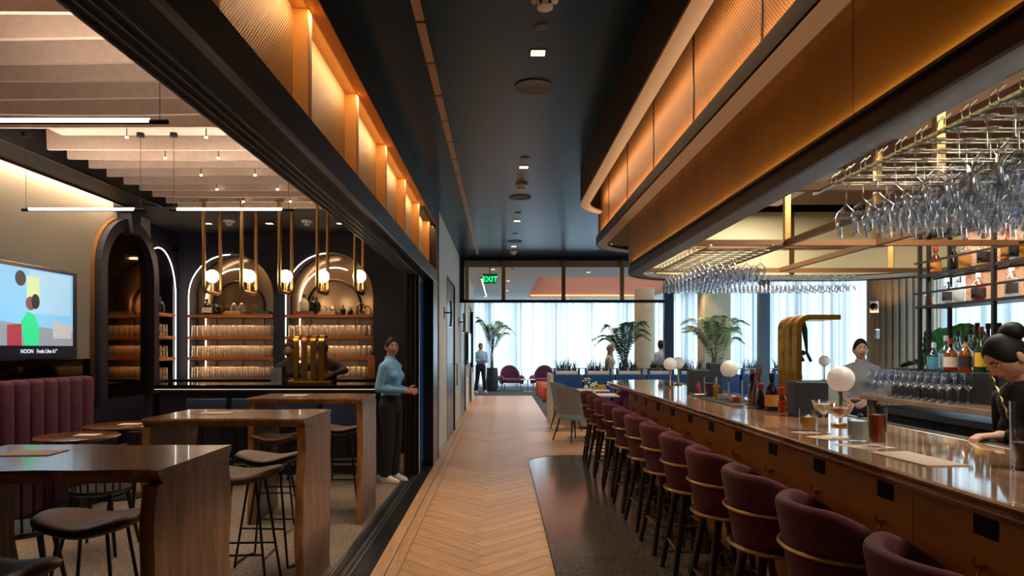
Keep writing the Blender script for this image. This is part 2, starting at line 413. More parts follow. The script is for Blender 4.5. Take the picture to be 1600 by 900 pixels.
# terrazzo strip below the bar stools, rounded at its far end
tp = [(0.37, -3), (6.19, -3), (6.19, 9.78), (1.0, 9.78)] + arc(0.97, 9.18, 0.6, 90, 180, 14)
struct('floor_bar', MB().prism(tp, -0.011, 0.004), terr)
edge = [(0.37, -3), (0.37, 9.18)] + list(reversed(arc(0.97, 9.18, 0.6, 90, 180, 14))) + [(1.0, 9.78), (6.1, 9.78)]
struct('trim_1', MB().tube([(x, y, 0.004) for x, y in edge], 0.004, 6), bronze)
struct('floor_left', MB().box(-4.9, -1.165, -3, 10.4, -0.12, 0.0), terrl)
lc = [(1.005, 13.91), (6.19, 13.91), (6.19, 27.38), (-3.4, 27.38), (-3.4, 22.31), (1.005, 22.31)]
struct('floor_lounge', MB().prism(lc, -0.011, 0.004), carpet)
struct('floor_edge', MB().box(-1.3, -0.887, 9.6, 22.0, -0.12, -0.001), oaksub)
struct('floor_lounge_base', MB().box(-3.6, -0.887, 22, 27.4, -0.12, -0.012), oaksub)
# ---- sliding wall track in the floor
tr = struct('trim_2', MB().box(-1.165, -0.887, -3, 9.6, -0.06, 0.001), black)
for i in range(4):
    x = -1.145+i*0.042
    MB().box(x-.006, x+.006, -3, 9.2, 0.0, 0.010).build('track_rail', greyst if i != 1 else blacksatin, tr)
MB().box(-1.005, -0.889, -3, 9.6, 0.001, 0.006).build('sill_plate', black, tr)
# ---- ceilings
struct('ceiling', MB().box(-0.887, 6.6, -3, 14.32, ZC, ZC+.1), ceilm)
struct('ceiling_left', MB().box(-4.9, -1.165, -3, 8.1, ZC, ZC+.1), ceilb)
struct('ceiling_left_bar', MB().box(-4.9, -0.9, 8.1, 10.5, 3.22, ZC+.1), ceilb)
lgc = mat('lounge_ceiling_paint', (214, 212, 206), 0.8)
lg = MB().box(-3.6, 1.0, 14.46, 27.5, ZC, ZC+.1).box(5.6, 6.6, 14.46, 27.5, ZC, ZC+.1).box(1.0, 5.6, 14.46, 18.4, ZC, ZC+.1).box(1.0, 5.6, 25.7, 27.5, ZC, ZC+.1)
lgo = struct('ceiling_lounge', lg.box(.95, 5.65, 18.35, 25.75, ZC+.34, ZC+.42), lgc)
MB().ring([(1, 18.4), (5.6, 18.4), (5.6, 25.7), (1, 25.7)], [(1.02, 18.42), (5.58, 18.42), (5.58, 25.68), (1.02, 25.68)], ZC+.02, ZC+.34).build('tray_rim', mat('tray_wood', (206, 150, 110), .6), lgo)
slatm = mat('rose_slat', (198, 142, 124), 0.6)
sl = MB().box(1.03, 5.57, -0.03, 0.03, 0, 0.14).build('slat', slatm, lgo); sl.location = (0, 18.75, ZC+.06)
for i in range(1, 13):
    c = sl.copy(); C.objects.link(c); c.parent = lgo; c.location = (0, 18.75+i*.5, ZC+.06)
area('tray_fill', (3.3, 22.0, ZC+.10), (R(180), 0, 0), 4.2, 6.8, 160, (1, .80, .66))  # wide uplight added inside the tray to brighten the lounge ceiling
MB().box(1.1, 5.5, 25.58, 25.62, ZC+.06, ZC+.08).build('tray_led', mat('tray_led', (255, 190, 120), .5, emit=4, ergb=(255, 170, 90)), lgo)
# felt baffles over the left room, hung across the room one behind the other
by = 1.6; n = 0
while by < 8.15:
    if not (5.22 < by < 5.62):
        amp, ph = 0.012, random.uniform(0, 6)
        x0, x1 = -3.78, -1.17
        def fn(u, v, by=by, ph=ph): 
            x = x0+(x1-x0)*u
            return (x, amp*math.sin(x*2.4+ph)+0.012*(1-v)**2, 3.185+0.24*v+0.006*math.sin(x*1.7+ph*2))
        g = MB().grid(fn, 22, 3)
        b = len(g.v); gf = list(g.f); g.v += [(x, y+0.03, z) for x, y, z in g.v]
        for f in gf: g.f.append(tuple(i+b for i in reversed(f))); g.m.append(0)
        w = 23; rim = [(i, i+1) for i in range(22)] + [(3*w+i+1, 3*w+i) for i in range(22)] + [((j+1)*w, j*w) for j in range(3)] + [(j*w+22, (j+1)*w+22) for j in range(3)]
        for a, c in rim: g.f.append((a, a+b, c+b, c)); g.m.append(0)
        o = g.build('felt_baffle', felt, bpy.data.objects['ceiling_left'], smooth=True); o.location = (0, by, 0)
    by += 0.29; n += 1
MB().box(-3.6, -1.17, 5.25, 5.6, 3.28, 3.32).build('felt_panel', felt, bpy.data.objects['ceiling_left'])
MB().box(-3.78, -1.17, 1.2, 8.1, 3.41, 3.45).build('felt_backing', felt, bpy.data.objects['ceiling_left'])
# pin lights dotted among the baffles
pin = mat('pin_light', (255, 232, 206), .5, emit=14, ergb=(255, 220, 180))
for y in (5.37, 5.95, 6.53, 7.11, 7.69):
    for x in (-2.9, -2.35, -1.75):
        o = MB().lathe([(0, 0), (.012, .002), (.012, .012), (0, .014)], 8).build('pin_light', pin, bpy.data.objects['ceiling_left']); o.location = (x+random.uniform(-.1, .1), y-.05, 3.17)
        o2 = MB().cyl((0, 0, 0), (0, 0, .24), .004, n=5).build('pin_wire', black, bpy.data.objects['ceiling_left']); o2.location = (o.location.x, y-.05, 3.18)
for i, (x, y) in enumerate(((-2.9, 5.9), (-1.75, 5.9), (-2.9, 7.6), (-1.75, 7.0), (-2.3, 3.1), (-1.75, 4.6), (-3.5, 6.4))):
    spot('added_pin_spot', (x, y, 3.155), 28, (1, .76, .56), 90)  # spots added among the baffles to brighten tables, floor and people
# soffit band in front of the screen wall
so = struct('trim_3', MB().box(-4.48, -3.98, -3, 8.1, 3.24, ZC), ceilb)
MB().box(-4.0, -3.98, -3, 8.1, 3.20, 3.24).build('shadow_lip', blacksatin, so)
MB().box(-4.48, -4.46, -3, 8.9, 3.22, 3.24).build('shadow_lip', blacksatin, so)

# ---- walls of the left room
wl = struct('wall_left', MB().box(-4.9, -4.6, -3, 8.96, 0, ZC), plaster)
struct('wall_left_return', MB().box(-4.95, -4.72, 8.96, 10.4, 2.95, 3.4).box(-4.95, -4.72, 8.96, 8.99, 0, 3).box(-4.95, -4.72, 9.82, 10.4, 0, 3).box(-4.95, -4.9, 8.99, 9.82, 0, 3), navy)
MB().box(-4.605, -4.585, 2, 7.62, 1.12, 1.42).build('mirror_band', mat('smoked_mirror', (70, 58, 48), .06, 1.0), wl)
MB().box(-4.61, -4.58, 2, 7.62, 0, 1.12).build('wainscot', navy, wl)
MB().box(-4.61, -4.575, 7.62, 8.97, 0, 1.25).build('wainscot_panel', navy, wl)
struct('wall_near', MB().box(-4.9, 6.6, -3.1, -3.0, 0, ZC+.1), navy)
struct('wall_right', MB().box(6.5, 6.6, -3, 4.7, 0, ZC), plaster)

# ---- arched back wall of the left room: panels with two arched shelf niches
YB = 10.0
ARCH = [(-4.59, -3.336), (-3.168, -1.874)]; ZS = 2.30
def arch_loop(x0, x1, zb, zs, n=18, inset=0.0):
    cx, r = (x0+x1)/2, (x1-x0)/2-inset
    return [(x0+inset, zb)] + [(cx+r*math.cos(R(180-180*i/n)), zs+r*math.sin(R(180-180*i/n))) for i in range(n+1)] + [(x1-inset, zb)]
wb = MB()
def wall_with_arches(mb, xa, xb, zt, y0, y1, arches):
    xs = xa
    for (x0, x1) in arches:
        mb.box(xs, x0, y0, y1, 0, zt); lp = arch_loop(x0, x1, 0.0, ZS)[1:-1]
        for i in range(len(lp)-1):
            (ax, az), (bx, bz) = lp[i], lp[i+1]
            mb.prism([(ax, az), (bx, bz), (bx, zt), (ax, zt)], y0, y1, 'Y')
        xs = x1
    mb.box(xs, xb, y0, y1, 0, zt)
wall_with_arches(wb, -4.95, -1.165, 3.22, YB, YB+.30, ARCH)
wbo = struct('wall_back', wb.box(-4.95, -1.0, YB+.36, YB+.42, 0, 3.22), navy)
struct('wall_back_side', MB().box(-1.165, -0.887, 9.6, 10.4, 0, ZC), navy)
backm = mat('niche_back_mirror', (176, 150, 120), 0.16, 0.9)
for (x0, x1) in ARCH:
    MB().box(x0, x1, YB+.33, YB+.36, 2.03, 2.95).build('niche_back', backm, wbo)
    MB().box(x0, x1, YB+.33, YB+.36, 1.0, 2.03).build('niche_back', mat('niche_brown', (60, 46, 36), .6), wbo)
    lp = arch_loop(x0, x1, 1.1, ZS, 24, 0.02)
    k0 = 1 if x0 < -4 else 0
    MB().tube([(x, YB-.012, z) for x, z in lp][:14], 0.0065, 8).build('led_arch', led, wbo)
    lp2 = arch_loop(x0, x1, 1.1, ZS-.06, 24, 0.13)
    MB().tube([(x, YB+.31, z) for x, z in lp2][:17], 0.0065, 8).build('led_arch', led, wbo)
    lp3 = arch_loop(x0, x1, 2.03, ZS-.14, 24, 0.24)
    MB().tube([(x, YB+.30, z) for x, z in lp3], 0.014, 8).build('arch_moulding', bronze, wbo)
    for z in (2.03, 1.71, 1.41):
        MB().box(x0+.005, x1-.005, YB-.02, YB+.32, z-.045, z).build('shelf', shelfwood, wbo)
    for z in (1.1,):
        MB().box(x0, x1, YB-.02, YB+.32, z-.03, z).build('shelf', blacksatin, wbo)
    for xx in (x0+.28, x0+.68, x0+1.0):
        MB().box(xx-.012, xx+.012, YB+.29, YB+.32, 1.1, 2.03).build('shelf_upright', bronze, wbo)
area('shelf_glow_a', (-3.96, YB+.04, 2.86), (R(-12), 0, 0), 1.0, .05, 9, WARM)
area('shelf_glow_b', (-2.52, YB+.04, 2.86), (R(-12), 0, 0), 1.0, .05, 9, WARM)
for (x0, x1) in ARCH:
    for z in (1.985, 1.665, 1.365):
        MB().box(x0+.05, x1-.05, YB-.006, YB+.012, z-.010, z).build('added_shelf_profile', bronze, wbo)
        area('added_shelf_strip', ((x0+x1)/2, YB+.003, z-.015), (R(25), 0, 0), 1.1, .015, 2.6, WARM)  # strip and housing added under each shelf to brighten the glasses
# side niche on the return wall
for z in (2.03, 1.71, 1.41, 1.1):
    MB().box(-4.9, -4.68, 8.99, 9.82, z-.045, z).build('shelf', shelfwood if z > 1.2 else blacksatin, bpy.data.objects['wall_left_return'])
sp = [(-4.70, 9.40+0.46*math.sin(R(-20+110*i/14)), 2.30+0.62*math.cos(R(-20+110*i/14))) for i in range(15)] + [(-4.70, 9.86, 2.0), (-4.70, 9.86, 1.1)]
MB().tube(sp, 0.0075, 8).build('led_arch', led, bpy.data.objects['wall_left_return'])
# back counter below the shelves
bcn = struct('trim_4', MB().box(-4.7, -1.87, 9.72, 10.0, 0, 1.06), navy)
MB().box(-4.7, -1.80, 9.68, 10.0, 1.06, 1.10).build('counter_top', blacksatin, bcn)
# ---- header beam over the sliding wall with its lit mesh niche
hd = struct('trim_5', MB().box(-1.165, -0.887, -3, 9.6, 2.44, 2.60).box(-1.165, -1.06, -3, 9.6, 2.60, ZC).box(-1.06, -0.887, -3, 9.6, 3.23, ZC), black)
for i in range(4):
    x = -1.145+i*0.042; MB().box(x-.004, x+.004, -3, 8.4, 2.428, 2.44).build('track_rail', greyst, hd)
MB().box(-0.905, -0.882, -3, 9.6, 2.425, 2.445).build('edge_trim', greyst, hd)
MB().box(-1.06, -0.889, -3, 9.55, 3.222, 3.23).build('niche_soffit', amberpaint, hd)
MB().box(-1.05, -0.887, 9.30, 9.6, 2.6, 3.23).build('niche_end', bronze, hd)
y = -1.12
while y < 9.3:
    MB().box(-1.055, -1.035, y+.05, min(y+1.13-.01, 9.3), 2.60, 3.222).build('mesh_panel', meshL, hd)
    MB().box(-1.045, -0.955, y-.01, y+.05, 2.60, 3.222).build('brass_post', amberpaint, hd, bevel=.004)
    y += 1.13
# ---- parked sliding panels and jambs at the end of the opening
blueg = mat('blue_glass_panel', (14, 92, 160), 0.2, spec=0.6)
for i in range(3):
    x = -1.145+i*.045
    p = MB().box(x-.018, x+.018, 8.16+i*.03, 8.26+i*.03, 0.012, 2.43).build('door_%d' % (i+1), bronze if i < 2 else blacksatin, kind='structure', bevel=.003)
d4 = MB().box(-1.03, -1.0, 8.30, 8.36, 0.01, 2.43).box(-1.03, -1.0, 8.86, 8.92, 0.01, 2.43).box(-1.03, -1.0, 8.36, 8.86, 0.01, .10).box(-1.03, -1.0, 8.36, 8.86, 2.35, 2.43).build('door_4', blacksatin, kind='structure')
MB().box(-1.022, -1.008, 8.36, 8.86, .10, 2.35).build('glass_panel', blueg, d4)
MB().box(-1.0, -0.994, 8.30, 8.33, 0.01, 2.43).build('reflection_strip', whitem, d4)  # white strip standing in for a bright reflection along the panel edge
struct('trim_6', MB().box(-1.165, -0.885, 8.92, 9.6, 0, 2.44), blacksatin)
# ---- corridor wall on the left beyond the opening, cream panels with recessed dark doors
XW = -0.872
cw = struct('wall_corridor', MB().box(-1.2, XW-.05, 9.6, 22.0, 0, ZC), navy)
segs = [(9.6, 10.95, 0), (10.95, 12.9, 1), (12.9, 14.35, 0), (14.46, 14.8, 0), (14.8, 16.8, 1), (16.8, 18.4, 0), (18.4, 20.0, 1), (20.0, 22.0, 0)]
for a, b, dr in segs:
    if dr:
        MB().box(XW-.05, XW, a, b, 2.72, ZC).build('over_door_panel', cream, cw)
        o = struct('door_%d' % (5+int(a) % 7), MB().box(XW-.045, XW-.02, a+.02, b-.02, 0, 2.70), blacksatin)
        MB().box(XW-.02, XW+.004, a, a+.05, 0, 2.72).box(XW-.02, XW+.004, b-.05, b, 0, 2.72).box(XW-.02, XW+.004, a, b, 2.68, 2.72).build('door_frame', black, o)
        MB().tube([(XW-.02, b-.14, .85), (XW+.05, b-.14, .85), (XW+.05, b-.14, 1.25), (XW-.02, b-.14, 1.25)], .011, 6).build('door_handle', greyst, o)
    else:
        k = max(1, round((b-a)/.62)); w = (b-a)/k
        for i in range(k):
            MB().box(XW-.05, XW, a+i*w+.003, a+(i+1)*w-.003, .10, ZC).build('wall_panel', cream, cw)
        struct('baseboard_%d' % (1+int(a)), MB().box(XW-.05, XW+.008, a, b, 0, .10), mat('base_paint', (190, 184, 172), .5))
struct('wall_lounge_side', MB().box(-3.6, -3.45, 22, 27.5, 0, ZC), cream)
struct('wall_lounge_return', MB().box(-3.6, -1.2, 21.9, 22.0, 0, ZC), cream)
# ---- portal with glazed transom between corridor and lounge
po = struct('trim_7', MB().box(XW, 3.62, 14.32, 14.46, 3.38, ZC+.02).box(XW, 3.62, 14.34, 14.44, 2.50, 2.56).box(XW, XW+.10, 14.34, 14.44, 2.50, 3.4), blacksatin)
MB().box(3.43, 3.62, 14.32, 14.46, 0, 3.4).build('portal_post', mat('blue_steel', (40, 66, 92), .4), po)
for x in (-.72, .05, 1.31, 2.54):
    MB().box(x-.04, x+.04, 14.33, 14.43, 2.56, 3.38).build('brass_mullion', brass, po)
taupe = weave('taupe_mesh', (150, 126, 104), (110, 92, 76), .6, .2, .03, 'XZ')
for a, b in ((XW+.1, .02), (.08, 1.28), (1.34, 2.51), (2.57, 3.43)):
    MB().box(a, b, 14.385, 14.39, 2.56, 3.25).build('transom_pane', paneglass, po)
    MB().box(a, b, 14.37, 14.40, 3.25, 3.38).build('mesh_band', taupe, po)
# ---- curtained window walls
fr = mat('window_frame', (62, 84, 104), 0.4)
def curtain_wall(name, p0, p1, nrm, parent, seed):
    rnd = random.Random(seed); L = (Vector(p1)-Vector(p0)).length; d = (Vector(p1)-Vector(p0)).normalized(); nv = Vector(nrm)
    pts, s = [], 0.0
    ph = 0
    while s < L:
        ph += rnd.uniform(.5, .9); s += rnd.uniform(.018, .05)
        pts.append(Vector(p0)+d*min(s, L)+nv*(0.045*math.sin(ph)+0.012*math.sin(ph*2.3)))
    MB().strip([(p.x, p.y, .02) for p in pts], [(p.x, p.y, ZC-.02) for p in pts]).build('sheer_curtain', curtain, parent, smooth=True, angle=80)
w1 = struct('window_1', MB().box(-3.5, 6.6, 27.42, 27.5, 0, .12).box(-3.5, 6.6, 27.42, 27.5, 3.38, ZC+.1), fr)
for i in range(8):
    MB().box(-3.5+i*1.42, -3.42+i*1.42, 27.40, 27.5, .12, 3.38).build('mullion', fr, w1)
    MB().box(-3.42+i*1.42, -2.08+i*1.42, 27.45, 27.456, .12, 3.38).build('pane', paneglass, w1)
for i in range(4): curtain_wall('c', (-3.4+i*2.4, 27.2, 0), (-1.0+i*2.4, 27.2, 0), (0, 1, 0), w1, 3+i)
w2 = struct('window_2', MB().box(6.5, 6.6, 4.7, 27.5, 0, .12).box(6.5, 6.6, 4.7, 27.5, 3.38, ZC+.1), fr)
for i in range(12):
    y = 4.75+i*2.05
    MB().box(6.48, 6.6, y-.05, y+.05, .12, 3.38).build('mullion', fr, w2)
    if i < 11: MB().box(6.55, 6.556, y+.05, y+2.0, .12, 3.38).build('pane', paneglass, w2)
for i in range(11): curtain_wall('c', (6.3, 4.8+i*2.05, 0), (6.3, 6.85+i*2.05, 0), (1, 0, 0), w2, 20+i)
# dark steel mullion in front of the curtains and round beige columns
struct('trim_8', MB().box(5.0, 5.12, 13.0, 13.18, 0, ZC).box(4.94, 5.0, 13.0, 13.18, 0, ZC), [fr])
colm = noisy('column_plaster', (190, 180, 152), (202, 192, 164), .7, 4)
def fluted(name, x, y, r, n, z1, m, depth=.02):
    pr = []
    for i in range(n*4):
        a = 2*PI*i/(n*4); rr = r-(depth if i % 4 in (0,) else 0); pr.append((x+rr*math.cos(a), y+rr*math.sin(a)))
    return struct(name, MB().prism(pr, 0, z1), m)
fluted('wall_column_lounge', at(1007, 0, 22)[0], 22, .32, 40, ZC, colm, .012)
struct('wall_column_square', MB().box(at(1101, 0, 16.4)[0], at(1101, 0, 16.4)[0]+.62, 16.4, 17.0, 0, ZC), colm)
flm = mat('flute_paint', (224, 212, 190), .6)
fluted('wall_column_bar', at(1412, 0, 9.4)[0], 9.4, .45, 34, ZC, flm, .045)

# ================================================================ ceiling fixtures
sd = thing('slot_diffuser', 'long segmented linear air slot in the dark corridor ceiling', 'air vent', (-0.474, 0, ZC))
MB().box(-.04, .04, 1.6, 13.7, -.004, -.001).build('slot_channel', blacksatin, sd)
y = 1.7; slotm = mat('slot_blade', (196, 176, 160), .5)
while y < 13.6:
    MB().box(-.026, .026, y, y+.55, -.012, -.004).build('slot_blade', slotm, sd); y += .582
gry = mat('grey_cover', (96, 94, 98), .6)
def ceil_speaker(y, lab):
    t = thing('ceiling_speaker', lab, 'speaker', (.24, y, ZC))
    MB().lathe([(.118, -.001), (.14, -.001), (.14, -.010), (.118, -.006)], 28).build('rim', gry, t, smooth=True)
    MB().lathe([(0, -.004), (.118, -.004), (.118, -.001), (0, -.001)], 28).build('grille', mat('speaker_grille', (64, 60, 66), .7), t)
def sprinkler_cover(y, lab):
    tag(MB().lathe([(0, -.008), (.04, -.008), (.045, -.003), (.045, 0), (0, 0)], 20).build('sprinkler_cover', gry), lab, 'sprinkler').location = (.24, y, ZC)
def downlight(x, y, z, lab, power=60):
    t = thing('downlight', lab, 'ceiling light', (x, y, z))
    MB().ring([(-.055, -.055), (.055, -.055), (.055, .055), (-.055, .055)], [(-.045, -.045), (.045, -.045), (.045, .045), (-.045, .045)], -.006, -.001).build('trim_frame', black, t)
    MB().box(-.045, .045, -.045, .045, -.003, -.001).build('lens', mat('downlight_lens', (255, 226, 180), .5, emit=6, ergb=(255, 206, 140)), t)
    s = spot('downlight_lamp', (0, 0, -.02), power, (1, .70, .44), 100); s.parent = t
def detector(x, y, z, lab):
    t = thing('smoke_detector', lab, 'smoke detector', (x, y, z))
    MB().lathe([(0, 0), (.075, 0), (.075, -.02), (.06, -.028), (0, -.028)], 20).build('base', whitem, t, smooth=True)
    MB().lathe([(.05, -.028), (.045, -.06), (.03, -.066), (0, -.066)], 20).build('sensor_dome', whitem, t, smooth=True)
    for i in range(6):
        a = i*PI/3; MB().obox((.046*math.cos(a), .046*math.sin(a), -.045), (.012, .014, .014), a).build('vent', black, t)
for y, w in ((5.02, 'nearest the large hanging brass canopy'), (8.69, 'beside the end of the oval ceiling ring'), (12.26, 'close to the glazed transom')): ceil_speaker(y, 'round grey flush ceiling speaker '+w)
for y, w in ((4.09, 'before the first speaker'), (6.89, 'between first downlight and smoke detector'), (9.67, 'just past the second speaker'), (11.44, 'between last two downlights')): sprinkler_cover(y, 'small grey disc cover on dark ceiling '+w)
for y, w in ((4.45, 'above the near end of the stools'), (7.25, 'above the middle of the stools'), (10.3, 'past the oval ring'), (12.87, 'near the transom')): downlight(.24, y, ZC, 'small square warm recessed downlight '+w)
for y, w in ((3.75, 'near the first small square downlight'), (8.04, 'in mid corridor beside a speaker'), (13.55, 'beside the glazed transom')): detector(.24, y, ZC, 'white smoke detector on dark corridor ceiling '+w)
for x, w in ((-3.75, 'left'), (-2.6, 'right')): detector(at(358 if w == 'left' else 480, 0, 9.0)[0], 9.0, 3.22, 'white smoke detector above the taproom bar, before the arch by the '+('mirror' if w == 'left' else 'sliding wall'))
for i, px in enumerate((325, 421, 532)):
    downlight(at(px, 0, 9.2)[0], 9.2, 3.22, ['square downlight over the shelf arch by the mirror', 'square downlight above the pillar between shelf arches', 'square downlight over the shelf arch by the sliding wall'][i], 26)

# ================================================================ oval ceiling ring and brass bar canopy
def track_loop(x0, x1, y0, y1, r, n=16):
    """loop with rounded far end"""
    return [(x0, y0)] + list(reversed(arc(x0+r, y1-r, r, 90, 180, n))) + arc(x1-r, y1-r, r, 90, 0, n) + [(x1, y0)]
Y0C = -2.5
ring1 = struct('trim_9', MB().ring(track_loop(.835, 4.9, Y0C, 7.95, .8), track_loop(.845, 4.89, Y0C, 7.94, .79), 3.08, ZC), mat('ring_fascia', (44, 34, 30), .5))
MB().ring(track_loop(.835, 4.9, Y0C, 7.95, .8), track_loop(.935, 4.8, Y0C, 7.85, .7), 3.06, 3.08).build('ring_flange', pinkring, ring1)
cn = thing('bar_canopy', 'two tier brass canopy with woven mesh band hanging over the bar', 'canopy', (0, 0, 0))
lo, li = track_loop(1.11, 4.6, Y0C, 8.75, .85), track_loop(1.23, 4.48, Y0C, 8.63, .74)
MB().ring(lo, li, 2.75, 2.765).build('soffit_tray', pinkring, cn)
MB().ring(track_loop(1.105, 4.605, Y0C, 8.755, .855), track_loop(1.12, 4.59, Y0C, 8.74, .84), 2.75, 2.83).build('tray_edge', bronze, cn)
# mesh drum in panels
ml = track_loop(1.135, 4.57, Y0C, 8.72, .82)
def walk(loop, step):
    pts = [Vector((x, y, 0)) for x, y in loop]; out = [pts[0]]; acc = 0
    for a, b in zip(pts, pts[1:]):
        d = (b-a).length; t = 0
        while acc+(d-t) >= step:
            t += step-acc; out.append(a+(b-a)*(t/d)); acc = 0
        acc += d-t
    return out
def panel_run(loop, step, z0, z1, th, name, m, parent, gap=.004, post=None, postm=None, postname='mullion', off=0.0):
    pts = [Vector((x, y)) for x, y in loop]; cum = [0]
    for a, b in zip(pts, pts[1:]): cum.append(cum[-1]+(b-a).length)
    def P(s):
        s = max(0, min(cum[-1]-1e-6, s)); i = max(k for k in range(len(cum)) if cum[k] <= s); i = min(i, len(pts)-2)
        t = (s-cum[i])/max(1e-9, cum[i+1]-cum[i]); d = (pts[i+1]-pts[i]).normalized(); return pts[i]+(pts[i+1]-pts[i])*t, Vector((d.y, -d.x))
    s = off; L = cum[-1]
    while s < L-.05:
        e = min(s+step, L); k = max(2, int((e-s)/.12)); A, B = [], []
        for j in range(k+1):
            p, nn = P(s+gap+(e-s-2*gap)*j/k); A.append(p-nn*th/2); B.append(p+nn*th/2)
        poly = [tuple(p) for p in A]+[tuple(p) for p in reversed(B)]
        mb = MB()
        for j in range(k): mb.prism([tuple(A[j]), tuple(A[j+1]), tuple(B[j+1]), tuple(B[j])], z0, z1)
        mb.build(name, m, parent)
        if post:
            p, nn = P(s); a = math.atan2(nn.y, nn.x)
            MB().obox((p.x, p.y, (z0+z1)/2), (post[0], post[1], z1-z0), a).build(postname, postm, parent)
        s = e
panel_run(ml, 1.05, 2.83, 3.40, .012, 'mesh_panel', meshR, cn, post=(.022, .016), postm=bronze, postname='mesh_divider', off=.2)
# brass box: outside brass panels, inside cream panels with brass frames
bo = track_loop(1.235, 4.35, Y0C, 7.35, .85)
panel_run(bo, 1.42, 2.32, 2.995, .016, 'brass_panel', brasspanel, cn, gap=.003, off=.62)
creamg = weave('cream_mesh', (236, 226, 190), (210, 198, 160), .8, 0, .022, 'XZ', .2)
bi = track_loop(1.27, 4.315, Y0C, 7.315, .82)
panel_run(bi, 1.0, 2.32, 2.995, .010, 'cream_panel', creamg, cn, gap=.004, post=(.03, .05), postm=brass, postname='brass_post', off=.3)
MB().ring(track_loop(1.285, 4.30, Y0C, 7.30, .80), track_loop(1.305, 4.28, Y0C, 7.28, .78), 2.60, 2.64).build('mid_rail', mat('brown_rail', (134, 92, 58), .5), cn)
MB().ring(track_loop(1.225, 4.36, Y0C, 7.36, .855), track_loop(1.245, 4.34, Y0C, 7.34, .84), 2.255, 2.32).build('rail_face', bronze, cn)
MB().ring(track_loop(1.23, 4.355, Y0C, 7.355, .85), track_loop(1.37, 4.215, Y0C, 7.215, .72), 2.262, 2.30).build('rail_underside', railbot, cn)
MB().box(1.245, 4.34, Y0C, 6.9, 2.985, 3.0).build('canopy_lid', mat('lid_brown', (120, 84, 56), .6), cn)
for y in (0.9, 3.2, 4.9, 6.6):
    MB().box(1.37, 4.22, y-.02, y+.02, 2.27, 2.31).build('cross_bar', mat('brown_rail', (134, 92, 58), .5), cn)
for y in (3.2, 4.9):
    for x in (2.05, 2.7): MB().box(x-.02, x+.02, y-.02, y+.02, 2.31, 2.985).build('hanger', brass, cn)
for x in (2.05, 2.7): MB().box(x-.02, x+.02, 0.9, 6.6, 2.27, 2.31).build('long_bar', mat('brown_rail', (134, 92, 58), .5), cn)
# daylight-coloured lamps inside the canopy box that light its cream lining
for y in (1.6, 4.0, 6.2):
    t = area('canopy_lamp', (2.55, y, 2.96), (0, 0, 0), .5, 1.4, 34, (1, .88, .68)); t.parent = cn
    MB().box(2.3, 2.8, y-.7, y+.7, 2.972, 2.984).build('lamp_panel', whitem, cn)

MB().box(1.108, 1.122, Y0C, 7.9, 2.83, 2.842).build('added_led_profile', bronze, cn)
MB().box(1.20, 1.226, Y0C, 6.4, 2.318, 2.330).build('added_led_profile', bronze, cn)  # housing of the added uplight strip below the tray
# ---- glass racks and hanging glasses
def wine_mesh(h, r, kind='wine', n=12):
    if kind == 'wine':
        pr = [(0, 0), (.034, .001), (.034, .003), (.006, .008), (.0035, .02), (.0035, h*.42), (.012, h*.45), (r*.8, h*.55), (r, h*.66), (r*.95, h*.8), (r*.74, h), (r*.72, h), (r*.93, h*.8), (r*.97, h*.66)]
    else:
        pr = [(0, 0), (.032, .001), (.032, .003), (.005, .008), (.0035, .02), (.0035, h*.55), (.012, h*.6), (r*.7, h*.72), (r, h), (r*.97, h), (r*.66, h*.73)]
    me = MB().lathe(pr, n).build('tmp', glassm, smooth=True, angle=70); d = me.data; bpy.data.objects.remove(me); return d
wine = wine_mesh(.225, .042); coupe = wine_mesh(.15, .041, 'coupe'); wine2 = wine_mesh(.24, .044, n=14)
def put(name, me, loc, label, cat, group, flip=False, rz=0, parent=None):
    o = mkobj(name, me, parent); o.location = loc
    if flip: o.rotation_euler = (PI, 0, rz)
    else: o.rotation_euler = (0, 0, rz)
    return tag(o, label, cat, group)
def rack_row(x0, x1, y, z, parent):
    w = .018
    MB().tube([(x0+.02, y-w, z+.05), (x0, y-w, z+.03), (x0, y-w, z), (x1, y-w, z)], .0035, 6).build('wire', palem, parent)
    MB().tube([(x0+.02, y+w, z+.05), (x0, y+w, z+.03), (x0, y+w, z), (x1, y+w, z)], .0035, 6).build('wire', palem, parent)
ZR = 2.262
ra = thing('glass_rack', 'brass wire rack holding rows of large wine glasses at the near canopy end', 'rack', (0, 0, 0))
for i in range(11):
    y = 1.78+.122*i; rack_row(1.46, 2.72, y, ZR-.0065, ra)
    for j in range(11):
        x = 1.52+.108*j
        if (x*FPX/y)+VX > 1660: break
        put('wine_glass', wine2, (x+random.uniform(-.006, .006), y, ZR), 'clear wine glass hanging upside down in the rack over the near bar', 'wine glass', 'wine glasses hanging in the near rack', True, random.random())
rb = thing('glass_rack', 'brass wire rack of hanging wine glasses over the middle of the bar', 'rack', (0, 0, 0))
for xx in (1.49, 1.93): MB().box(xx-.008, xx+.008, 4.85, 6.65, ZR-.001, ZR+.010).build('rack_frame', palem, rb)
for xx in (1.49, 2.05, 2.65): MB().box(xx-.008, xx+.008, .88, 3.25, ZR-.001, ZR+.010).build('rack_frame', palem, ra)
for i in range(11):
    y = 5.06+.122*i; rack_row(1.46, 1.98, y, ZR-.0065, rb)
    for j in range(5): put('wine_glass', wine, (1.52+.1*j, y, ZR), 'clear wine glass hanging upside down in the middle rack', 'wine glass', 'wine glasses hanging in the middle rack', True)
rc = thing('glass_rack', 'brass wire rack of hanging coupe glasses at the rounded canopy end', 'rack', (0, 0, 0))
